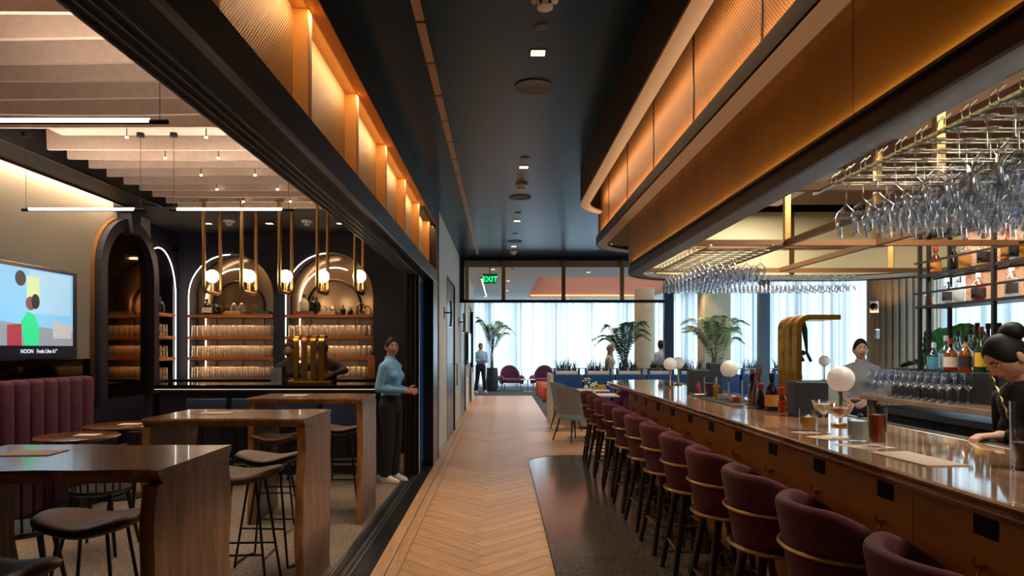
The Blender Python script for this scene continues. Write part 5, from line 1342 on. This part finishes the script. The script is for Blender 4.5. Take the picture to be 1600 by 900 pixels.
ggreen = mat('bottle_green', (30, 60, 34), .12)
La, Ly, Lr, Lb, Lw = (drinkm('whisky', (196, 96, 28)), drinkm('golden', (232, 158, 28)), drinkm('ruby', (150, 26, 20)), drinkm('blue', (96, 168, 190)), drinkm('clear', (206, 214, 216)))
lab_tan, lab_blk, lab_yel, lab_wh = mat('label_tan', (196, 136, 60), .6), mat('label_black', (30, 30, 36), .6), mat('label_yellow', (226, 176, 40), .6), labw
bottle('dark bitters bottle with tan label beside the brass taps', (1.87, 4.72, ZB), gdark, None, (24, 24, 28), .26, .044, label=lab_tan)
bottle('small amber bottle with red cap beside the brass taps', (1.885, 4.58, ZB), gamber, La, (170, 30, 34), .17, .028)
bottle('small dark bottle with green shoulder behind the bitters', (1.845, 4.85, ZB), gdark, None, (160, 30, 36), .18, .03)
tt = tap_tower('three band polished brass tap tower with black handles on the main bar', 3, .12, .66, 0, .30, (2.0, 4.78, ZB), R(-90), .075)
MB().cyl((-.12, .06, .40), (.12, .06, .40), .018, n=10).build('faucet_bar', black, tt)
for xx in (-.10, .02):
    MB().tube([(xx, .05, .40), (xx, .13, .40), (xx, .16, .34)], .012, 8).build('faucet', black, tt, smooth=True)
    MB().tube([(xx, .13, .41), (xx, .125, .47), (xx, .115, .56), (xx, .11, .62)], [.008, .012, .020, .010], 10).build('tap_handle', mat('handle_navy', (20, 34, 52), .35), tt, smooth=True)
# near glass with twisted bar spoon in front of the bartender
cylinder_glass('mixing_glass', 'tall mixing glass with garnish before the leaning bartender', (1.86, 2.42, ZB), .05, .24, 'glass', mat('garnish_stems', (130, 104, 92), .6), .4)
tag(MB().tube([(1.862+.0028*math.cos(i*1.5)-.0007*i, 2.42+.0028*math.sin(i*1.5)+.004*i, ZB+.03+i*.0085) for i in range(40)], .0035, 6).build('bar_spoon', brass, smooth=True), 'twisted golden bar spoon standing in the near mixing glass', 'bar spoon')
# ---- back bar counter
bk = thing('back_bar', 'back bar counter with tan stone top over black glass fridges', 'counter', (0, 0, 0))
MB().prism([(3.41, .6), (4.02, .6), (4.02, 6.9), (3.7, 6.9), (3.41, 6.5)], 1.055, 1.10).build('stone_top', noisy('tan_stone', (134, 112, 98), (150, 126, 110), .2, 4, space='World'), bk, bevel=.004)
MB().box(3.50, 4.0, .7, 6.42, .05, 1.0).build('cabinet_body', blacksatin, bk); MB().box(3.44, 3.50, 6.30, 6.42, 0, 1.055).build('end_post', mat('tan_post', (120, 98, 82), .5), bk)
MB().box(3.47, 3.50, .7, 6.30, .95, 1.0).build('steel_strip', greyst, bk)
for i in range(7):
    y0 = .75+i*.79
    d = MB().box(3.475, 3.50, y0, y0+.77, .12, .94).build('fridge_door', mat('fridge_black', (16, 20, 28), .25), bk, bevel=.003)
    MB().box(3.470, 3.476, y0+.08, y0+.69, .2, .86).build('fridge_glass', mat('fridge_glass', (26, 40, 58), .06), d)
    MB().cyl((3.455, y0+.05, .3), (3.455, y0+.05, .8), .008, n=6).build('handle', greyst, d)
ri = tag(MB().box(3.72, 3.99, 1.0, 5.59, 1.10, 1.345).build('bottle_riser', mat('riser_black', (26, 27, 32), .5), bevel=.004), 'black bottle riser on the back bar', 'riser')
ri2 = tag(MB().box(3.74, 3.99, 5.60, 6.55, 1.10, 1.345).build('bottle_riser', mat('riser_black', (26, 27, 32), .5), bevel=.004), 'small black riser behind the wine glasses', 'riser')
for i in range(11):
    for j in range(3):
        put('wine_glass', wine2, (3.47+.085*j, 5.32+.105*i, 1.10), 'clear wine glass standing upright on the back bar', 'wine glass', 'wine glasses standing on the back bar')
def onriser(px, X): return X*FPX/(px-VX)
B = [(1459, 3.80, 'turquoise gin bottle with glass stopper on the back bar riser', gclear, Lb, (206, 214, 216), .24, .052, 'round', None, None),
     (1478, 3.90, 'clear decanter behind the red capped bottle', gclear, Lw, (206, 206, 206), .30, .048, 'round', None, None),
     (1486, 3.78, 'squat brown liquor bottle with red cap', gamber, La, (150, 24, 40), .27, .055, 'round', lab_wh, None),
     (1497, 3.92, 'clear bottle with black cap beside the fan palm', gclear, Lw, (18, 18, 20), .34, .04, 'round', None, None)]
for px, X_, lab, bd, lq, cc, h_, r_, shp, lbl, lt in B: bottle(lab, (X_, onriser(px, X_), 1.345), bd, lq, cc, h_, r_, shp, lbl, lt)
B = [(1509, 3.80, 'dark whiskey bottle with black label at the riser end', gamber, La, (16, 16, 18), .29, .048, 'round', lab_blk, None), (1517, 3.92, 'clear bottle with dark cap behind the dark whiskey', gclear, Lw, (20, 20, 24), .35, .045, 'round', lab_wh, None),
     (1533, 3.80, 'green bottle with yellow label lettered B', ggreen, None, (130, 24, 30), .36, .042, 'round', lab_yel, 'B'), (1527, 3.95, 'tall dark capped bottle behind the yellow label', gdark, None, (20, 22, 34), .40, .036, 'round', None, None),
     (1544, 3.92, 'tall dark bottle with navy cap', gdark, None, (24, 26, 44), .39, .036, 'round', lab_tan, None), (1561, 3.95, 'tall dark bottle nearest the bartender', gdark, None, (20, 20, 26), .39, .036, 'round', None, None)]
for px, X_, lab, bd, lq, cc, h_, r_, shp, lbl, lt in B: bottle(lab, (X_, onriser(px, X_), 1.345), bd, lq, cc, h_, r_, shp, lbl, lt)
# ---- hanging bottle shelf
bs = thing('bottle_shelf', 'black steel bottle shelf with lit mesh back on the back bar', 'shelf', (0, 0, 0))
steel = mat('shelf_steel', (24, 25, 30), .45)
MB().box(3.68, 4.0, 1.0, 6.12, 2.53, 2.555).build('shelf_top', steel, bs)
for z in (2.18, 1.91): MB().box(3.70, 3.99, 1.0, 6.10, z-.022, z).build('shelf_board', steel, bs); MB().box(3.70, 3.712, 1.0, 6.12, z+.10, z+.118).build('front_rail', steel, bs)
for x, y in ((3.71, 6.05), (3.79, 6.05), (3.975, 6.05), (3.71, 5.14), (3.975, 5.14), (3.71, 4.1), (3.975, 4.1), (3.71, 2.9)): MB().box(x-.014, x+.014, y-.014, y+.014, 1.10 if x < 3.72 else 1.345, 2.53).build('upright', steel, bs)
pm = weave('pink_grid', (236, 190, 164), (120, 84, 66), .6, 0, .026, 'YZ', .5)
for a, b in ((5.17, 5.86), (4.13, 5.11), (2.9, 4.07)):
    MB().box(3.985, 3.995, a, b, 1.92, 2.52).build('mesh_back', pm, bs)
for z in (2.50, 2.13):
    a = area('shelf_led', (3.80, 4.6, z), (0, R(-35), 0), .03, 2.8, 8, (1, .72, .52)); a.parent = bs
    MB().box(3.79, 3.81, 3.2, 6.0, z+.005, z+.018).build('led_channel', steel, bs)
for z, arr in ((2.18, [(1462, gamber, La, (140, 20, 30), .25, .045, 'round', lab_tan, 'amber bourbon bottle with red wax top at the shelf end'), (1490, gdark, None, (20, 20, 22), .25, .034, 'round', None, 'slim black bottle on the upper bottle shelf'), (1508, gclear, Ly, (24, 24, 26), .27, .045, 'square', lab_tan, 'square bottle of golden whisky on the upper shelf'), (1537, gclear, Ly, (30, 24, 22), .27, .045, 'round', lab_blk, 'round bottle of golden whisky on the upper shelf'), (1574, gamber, La, (150, 24, 30), .27, .042, 'round', lab_tan, 'red wax topped bottle past the shelf upright'), (1586, gclear, Lw, (20, 20, 22), .29, .038, 'round', lab_blk, 'clear bottle with black label past the shelf upright'), (1603, gclear, Ly, (24, 24, 26), .27, .04, 'square', None, 'square golden bottle at the near end of the upper shelf')]),
               (1.91, [(1452, gclear, La, (190, 180, 160), .17, .034, 'square', lab_tan, 'small square amber bottle at the lower shelf end'), (1480, gclear, Lw, (220, 220, 220), .24, .042, 'square', lab_blk, 'clear gin bottle with navy label on the lower shelf'), (1498, gclear, Lw, (60, 60, 64), .22, .042, 'square', None, 'plain clear bottle on the lower shelf'), (1529, gclear, Lr, (200, 190, 180), .24, .05, 'round', lab_blk, 'round ruby red bottle on the lower shelf'), (1581, gclear, Lw, (190, 190, 196), .25, .045, 'square', lab_blk, 'clear bottle with dark label past the shelf upright')])):
    for px, bd, lq, cc, h_, r_, shp, lbl, lab in arr:
        X_ = 3.83; bottle(lab, (X_, onriser(px, X_), z), bd, lq, cc, h_, r_, shp, lbl, rz=R(-35))
# fan palm and dark leaves behind the back bar
fp = thing('fan_palm', 'potted fan palm with broad round leaf behind the back bar', 'plant', (4.62, 6.75, 0))
MB().lathe([(0, 0), (.16, 0), (.2, .5), (.18, .5), (.16, .46), (0, .46)], 20).build('pot', potm, fp, smooth=True, angle=50)
def fan(c, r, tilt, yaw, m, n=26):
    mb = MB(); M = Matrix.Translation(c) @ Matrix.Rotation(yaw, 4, 'Z') @ Matrix.Rotation(tilt, 4, 'X')
    vs = [(0, 0, 0)]
    for i in range(n+1):
        a = R(-60+300*i/n)-R(0); rr = r*(1 if i % 2 == 0 else .93); vs.append((rr*math.cos(a), .03*(i % 2)*r*4, rr*math.sin(a)))
    mb.add([M @ Vector(v) for v in vs], [(0, i, i+1) for i in range(1, n+1)]); return mb
fan((at(1474, 0, 6.75)[0]-4.62, -.02, 1.50), .25, 0, R(12), leafg).build('leaf', mat('fan_green', (44, 120, 56), .45), fp)
fan((at(1508, 0, 6.9)[0]-4.62, .15, 1.60), .2, R(15), R(-40), leafg).build('leaf', leafg, fp)
fan((at(1446, 0, 6.8)[0]-4.62, .05, 1.50), .22, R(5), R(62), leafg).build('leaf', leafd, fp)
fan((at(1428, 0, 6.9)[0]-4.62, .10, 1.38), .15, R(70), R(10), leafg).build('leaf', leafd, fp)
for px, z in ((1474, 1.5), (1508, 1.6), (1446, 1.5), (1428, 1.38)): MB().tube([(0, 0, .46), (0, .05, 1.0), (at(px, 0, 6.8)[0]-4.62, .0, z)], .008, 6).build('stem', leafd, fp)
# speaker and sconce plates on the fluted column
sk_ = thing('wall_camera', 'black dome device on a white plate fixed to the fluted column', 'camera', (at(1364, 0, 9.0)[0], 8.98, 2.08))
MB().box(-.06, .06, -.01, .0, -.075, .075).build('plate', whitem, sk_); MB().sphere((-.02, -.04, 0), .05, 14, 10).build('dome', black, sk_, smooth=True)

ws_ = thing('wall_sconce', 'small brass uplit sconce glowing on the fluted column', 'wall lamp', (at(1366, 0, 9.0)[0], 8.93, 1.72))
MB().box(-.025, .025, -.02, .03, -.06, .06).build('sconce_body', whitem, ws_, bevel=.004); MB().box(-.018, .018, -.018, .0, .06, .066).build('sconce_lens', globew, ws_)
s_ = spot('sconce_uplight', (0, -.06, .08), 5, (1, .6, .3), 110); s_.parent = ws_; s_.rotation_euler = (R(180), 0, 0)

# ================================================================ lounge and dining beyond the portal
# ---- planter bench
YBn = 13.85
pb = thing('planter_bench', 'long blue upholstered bench with planter boxes on its back', 'bench', (0, 0, 0))
oakb = wood('bench_oak', (176, 150, 116), (206, 182, 148), .5, (1, 8, 8))
MB().box(.98, 1.05, 13.70, 14.62, 0, 1.02).build('end_panel', mat('end_white', (206, 200, 190), .5), pb)
MB().box(1.05, 5.9, 13.75, 14.3, 0, .26).build('bench_base', oakb, pb); MB().box(1.05, 5.9, 14.28, 14.60, 0, .98).build('back_core', oakb, pb)
x = 1.055; i = 0
while x < 5.8:
    MB().box(x, x+.62, 14.16, 14.30, .44, 1.0).build('back_cushion', bluefab, pb, bevel=.025, bseg=2)
    if i % 2 == 0: MB().box(x, min(x+1.25, 5.9), 13.72, 14.18, .26, .46).build('seat_cushion', mat('seat_navy', (24, 38, 70), .6), pb, bevel=.03, bseg=2)
    MB().box(x+.10, x+.55, 14.26, 14.52, .99, 1.07).build('planter_box', whitem, pb)
    for dx in (.06, .57): MB().box(x+dx-.02, x+dx+.02, 14.24, 14.30, .97, 1.12).build('bracket', bluefab, pb)
    mb = MB(); rnd = random.Random(i)
    for q in range(70):
        bx_, by_ = x+rnd.uniform(.12, .53), rnd.uniform(14.30, 14.48); a = rnd.uniform(0, 2*PI); L = rnd.uniform(.14, .40); b_ = rnd.uniform(.05, .24)
        p = [Vector((bx_+b_*t*t*math.cos(a), by_+b_*t*t*math.sin(a)*.7, 1.06+L*(t-.25*t*t))) for t in (0, .35, .7, 1)]; w = Vector((-math.sin(a), math.cos(a), 0))*.013
        vs = []
        for t, c in enumerate(p): vs += [c-w*(1-t/3.2), c+w*(1-t/3.2)]
        mb.add(vs, [(0, 1, 3, 2), (2, 3, 5, 4), (4, 5, 7, 6)])
    mb.build('grass_tuft', leafd, pb, kind='stuff'); x += .655; i += 1
MB().cyl((1.0, 14.27, 1.12), (5.9, 14.27, 1.12), .008, n=6).build('rail', greyst, pb)
# ---- chairs
def shell_chair(lab, loc, rz, outer, inner, seat_h=.46, top=.90, w=.30, legm=black):
    t = thing('shell_chair', lab, 'chair', loc, rz)
    def fn(e):
        def f(u, v):
            a = -PI/2+R(130)*(2*u-1); ed = abs(2*u-1); hh = top-(top-.66)*max(0, ed-.35)**1.3/.57
            r = (w-.05+.05*v)+e; return (r*math.cos(a), r*math.sin(a)*.95+.03-.05*v, seat_h-.09+(hh-seat_h+.09)*v)
        return f
    n, m = 26, 8
    MB().grid(fn(0), n, m).build('back_shell', outer, t, smooth=True, angle=80)
    mb = MB(); A = [fn(0)(i/n, 1) for i in range(n+1)]; Bq = [fn(-.045)(i/n, 1) for i in range(n+1)]
    mb.strip(A, [(p[0]*.99, p[1]*.99, p[2]+.012) for p in A]); mb.strip([(p[0]*.99, p[1]*.99, p[2]+.012) for p in A], Bq)
    mb.grid(fn(-.045), n, m); mb.build('inner_lining', inner, t, smooth=True, angle=80)
    MB().lathe([(0, 0), (w*.8, 0), (w*.86, .03), (w*.84, .09), (w*.5, .11), (0, .11)], 24, (0, .01, seat_h-.10)).build('seat', inner, t, smooth=True)
    for sx in (-1, 1):
        for sy in (-1, 1): MB().tube([(sx*.16, sy*.15, seat_h-.09), (sx*.25, sy*.24, 0)], [.016, .011], 8).build('leg', legm, t, smooth=True)
    return t
shell_chair('grey shell chair with pale blue lining before the planter bench', (1.20, 11.35, 0), R(-58), greyfab, palefab)
shell_chair('pale blue shell chair close to the planter bench', (1.22, 12.85, 0), R(-80), palefab, palefab)
shell_chair('plum velvet shell chair opposite the grey chair', (2.14, 11.75, 0), R(105), velvet2, velvet2, .47, .90, .31)
for x, y, lab in ((1.66, 11.75, 'beside the grey shell chair'), (1.72, 13.2, 'pushed up to the planter bench')):
    t = thing('dining_table', 'pale square dining table '+lab, 'table', (x, y, 0))
    MB().box(-.33, .33, -.33, .33, .72, .745).build('tabletop', mat('table_white', (216, 210, 202), .35), t, bevel=.006); MB().cyl((0, 0, .02), (0, 0, .72), .035, n=12).build('column', black, t)
    MB().lathe([(0, 0), (.24, 0), (.24, .012), (.04, .03), (0, .03)], 26).build('base', black, t, smooth=True, angle=50)
    f = thing('flower_vase', 'small white flowers in a vase on the table '+lab, 'flowers', (x-.08, y, .745))
    MB().lathe([(0, 0), (.03, 0), (.045, .03), (.03, .07), (.026, .085), (0, .085)], 14).build('vase', whitem, f, smooth=True)
    rnd = random.Random(int(y*10))
    for q in range(14): MB().sphere((rnd.uniform(-.07, .07), rnd.uniform(-.06, .06), .12+rnd.uniform(0, .09)), .022, 8, 6).build('blossom' if q < 9 else 'leaf', mat('blossom', (236, 232, 224), .7) if q < 9 else leafg, f, smooth=True)
bxw = tag(MB().box(-.12, .12, -.09, .09, 0, .09).build('wooden_caddy', mat('caddy_wood', (190, 140, 70), .5), bevel=.004), 'wooden caddy on the table by the planter bench', 'caddy'); bxw.location = (1.72+.17, 13.2, .745)
# ---- lounge armchairs
def armchair(lab, loc, rz):
    t = thing('lounge_armchair', lab, 'armchair', loc, rz, 'plum lounge armchairs')
    MB().box(-.30, .30, -.40, .28, .27, .44).build('seat', velvet2, t, bevel=.07, bseg=3, smooth=True, angle=60)
    def fb(u, v):
        a = R(0+180*u); return (.42*math.cos(a)*(1-.10*v), .14+.20*math.sin(a), .26+.52*math.sin(a)**.7*v+.14*v)
    o = MB().grid(fb, 20, 8).build('backrest', velvet2, t, smooth=True, angle=80); md = o.modifiers.new('s', 'SOLIDIFY'); md.thickness = .10; md.offset = -1
    for s in (-1, 1): MB().tube([(s*.38, .16, .42), (s*.40, -.05, .47), (s*.38, -.28, .44), (s*.37, -.36, .36)], [.085, .09, .085, .05], 14).build('armrest', velvet2, t, smooth=True); MB().box(s*.37-.05, s*.37+.05, -.32, .15, .24, .44).build('side', velvet2, t, bevel=.03, bseg=2)
    for sx in (-1, 1):
        for sy in (-.34, .22): MB().cyl((sx*.28, sy, .27), (sx*.32, sy, 0), .012, n=8).build('leg', black, t)
    return t
armchair('plum rounded armchair beside the black pot', (.36, 25.2, .004), R(10)); armchair('plum rounded armchair next to the planter bench end', (1.55, 25.3, .004), R(-14))
rt = thing('side_table', 'small round white table between the plum armchairs', 'table', (.95, 24.35, .004)); MB().lathe([(0, 0), (.27, 0), (.27, .02), (0, .02)], 26, (0, 0, .42)).build('tabletop', whitem, rt); MB().cyl((0, 0, 0), (0, 0, .42), .02, n=10).build('column', greyst, rt); MB().lathe([(0, 0), (.15, 0), (.15, .01), (0, .012)], 20).build('base', greyst, rt)
for px, Y, lab in ((840, 22.4, 'farthest from the bench end'), (845, 21.0, 'in the middle of the row'), (850, 19.8, 'closest to the bench end')):
    t = thing('cube_stool', 'coral upholstered drum stool '+lab, 'stool', (at(px, 0, Y)[0]+.12, Y, .004)); MB().lathe([(0, .02), (.17, .02), (.18, .04), (.18, .42), (.165, .45), (0, .455)], 22).build('upholstery', coral, t, smooth=True, angle=50); MB().lathe([(0, 0), (.16, 0), (.16, .02), (0, .02)], 22).build('base', black, t)
    MB().tube([(.18*math.cos(a), .18*math.sin(a), .36) for a in [2*PI*i/22 for i in range(22)]], .006, 6, True).build('piping', mat('coral_dark', (170, 66, 44), .5), t)
# ---- palms
def palm(lab, loc, h_pot, r_pot, h, n, spread, seed, base=0.0, m=leafg):
    rnd = random.Random(seed); t = thing('potted_palm', lab, 'plant', loc)
    MB().lathe([(0, 0), (r_pot*.8, 0), (r_pot, h_pot*.45), (r_pot*.86, h_pot), (r_pot*.78, h_pot), (r_pot*.76, h_pot-.05), (0, h_pot-.05)], 22).build('pot', potm, t, smooth=True, angle=50)
    for i in range(4): MB().tube([(rnd.uniform(-.05, .05), rnd.uniform(-.05, .05), h_pot-.06), (rnd.uniform(-.07, .07), rnd.uniform(-.07, .07), h_pot+(h-h_pot)*.30), (rnd.uniform(-.1, .1), rnd.uniform(-.1, .1), h_pot+(h-h_pot)*.55)], [.018, .015, .010], 6).build('stem', mat('palm_stem', (92, 112, 60), .6), t)
    for i in range(n):
        a = 2*PI*i/n+rnd.uniform(-.3, .3); z0 = h_pot+(h-h_pot)*rnd.uniform(.28, .6); L = spread*rnd.uniform(.75, 1.1); rise = (h-z0)*rnd.uniform(.55, 1.0); droop = rnd.uniform(.15, .7)
        pts = []
        for q in range(11): s = q/10; pts.append(Vector((L*math.cos(a)*s, L*math.sin(a)*s, z0+rise*math.sin(min(1.0, s*1.25)*PI/2)-droop*rise*max(0, s-.45)**1.6*2.0)))
        mb = MB().tube(pts, [.009-.0006*q for q in range(11)], 5)
        for q in range(3, 30):
            s = q/30; k_ = min(9, int(s*10)); f = s*10-k_; c = pts[k_].lerp(pts[k_+1], f); d = (pts[k_+1]-pts[k_]).normalized(); sd = d.cross(Vector((0, 0, 1))).normalized()
            for sg in (-1, 1):
                ll = .30*spread*math.sin(PI*min(1, s*.9+.12))**.7; tip = c+(sd*sg*.75+d*.65-Vector((0, 0, .35))).normalized()*ll; mid = c.lerp(tip, .45)+Vector((0, 0, .02)); wv = d*.017
                mb.add([c, mid-wv, mid+wv, tip], [(0, 1, 2), (1, 3, 2)])
        mb.build('frond', m, t)
    return t
palm('tall palm in black pot beside the man with a tablet', (at(769, 0, 24.6)[0], 24.6, .004), .84, .23, 2.75, 13, .82, 3)
palm('green palm standing behind the planter bench before the round column', (at(972, 0, 16.2)[0], 16.0, .004), .5, .2, 2.3, 13, .72, 5)
palm('wide palm in front of the square column', (at(1120, 0, 15.3)[0], 15.4, .004), .5, .22, 2.4, 14, .85, 8, m=noisy('palm_pale', (96, 120, 70), (134, 146, 92), .5, 8))
# ---- exit sign
ex = thing('exit_sign', 'green lit EXIT sign hanging from the lounge ceiling', 'sign', (at(765.5, 0, 15.6)[0], 15.6, 3.02))
MB().box(-.15, .15, -.01, .01, 0, .19).build('sign_panel', mat('exit_panel', (12, 70, 40), .4, emit=.25, ergb=(20, 150, 80)), ex); MB().box(-.17, .17, -.03, .03, .19, .215).build('sign_bracket', black, ex); MB().cyl((0, 0, .215), (0, 0, .44), .01, n=6).build('sign_stem', black, ex)
xform(text_mb('EXIT', .17), Matrix.Translation((0, -.013, .095)) @ Matrix.Rotation(R(90), 4, 'X')).build('lettering', mat('exit_green', (60, 255, 120), .4, emit=3.0, ergb=(40, 255, 110)), ex)
# linear track lamps, lounge ceiling detector
tk = thing('track_light', 'linear row of small spots on the lounge ceiling near the exit sign', 'ceiling light', (0, 0, ZC))
MB().box(-.56, -.50, 18.4, 25.0, -.03, 0).build('track', black, tk)
for i in range(11): MB().box(-.55, -.51, 18.6+i*.58, 18.85+i*.58, -.034, -.03).build('spot_lens', mat('spot_lens', (255, 250, 244), .5, emit=5), tk)
detector(at(803, 0, 16)[0], 16.2, ZC, 'white smoke detector on the pale lounge ceiling')
# sconces on the corridor wall
for y, lab in ((10.4, 'before the first recessed door'), (14.0, 'between the recessed door and the portal')):
    t = thing('wall_sconce', 'slim black wall sconce '+lab, 'wall lamp', (XW, y, 2.08)); MB().box(0, .012, -.035, .035, -.09, .09).build('back_plate', black, t); MB().cyl((.012, 0, 0), (.10, 0, 0), .012, n=8).build('arm', black, t)
    MB().tube([(.10, 0, -.22), (.115, 0, 0), (.10, 0, .18)], .016, 8).build('lamp_tube', black, t); MB().cyl((.10, 0, -.225), (.10, 0, -.22), .013, n=8).build('lens', globew, t)
    s = spot('sconce_lamp', (.10, 0, -.24), 3, (1, .76, .5), 60); s.parent = t
# screens on the lounge side wall
for a, b, z0, z1, lab in ((16.9, 18.3, 1.15, 1.95, 'wall mounted lounge screen showing pale picture beside dark door'), (19.8, 21.6, 1.0, 2.6, 'tall pale wall panel near the man with a tablet')):
    t = thing('lounge_screen', lab, 'screen', (XW+.012, 0, 0)); MB().box(0, .05, a, b, z0, z1).build('housing', blacksatin, t); MB().box(.05, .054, a+.03, b-.03, z0+.03, z1-.03).build('screen', mat('pale_screen', (170, 196, 214), .3, emit=.5), t)

for i, (x, y) in enumerate(((-.2, 16.6), (.2, 19.4), (.2, 22.6), (-.6, 25.2), (2.2, 17.2), (4.4, 16.2), (2.0, 12.6), (3.8, 12.0), (2.6, 26.4), (4.6, 26.4))):  # downlights added as fill to brighten the lounge
    downlight(x, y, ZC, 'added square fill downlight in the lounge ceiling, %s' % ['just past the transom', 'beside the slatted tray', 'above the corridor end', 'above the tablet man', 'above the planter bench back', 'above the square column palm', 'above the dining tables', 'beyond the dining tables beside the steel post', 'above the armchairs', 'above the far window corner'][i], 105)
print('objects', len(bpy.data.objects))
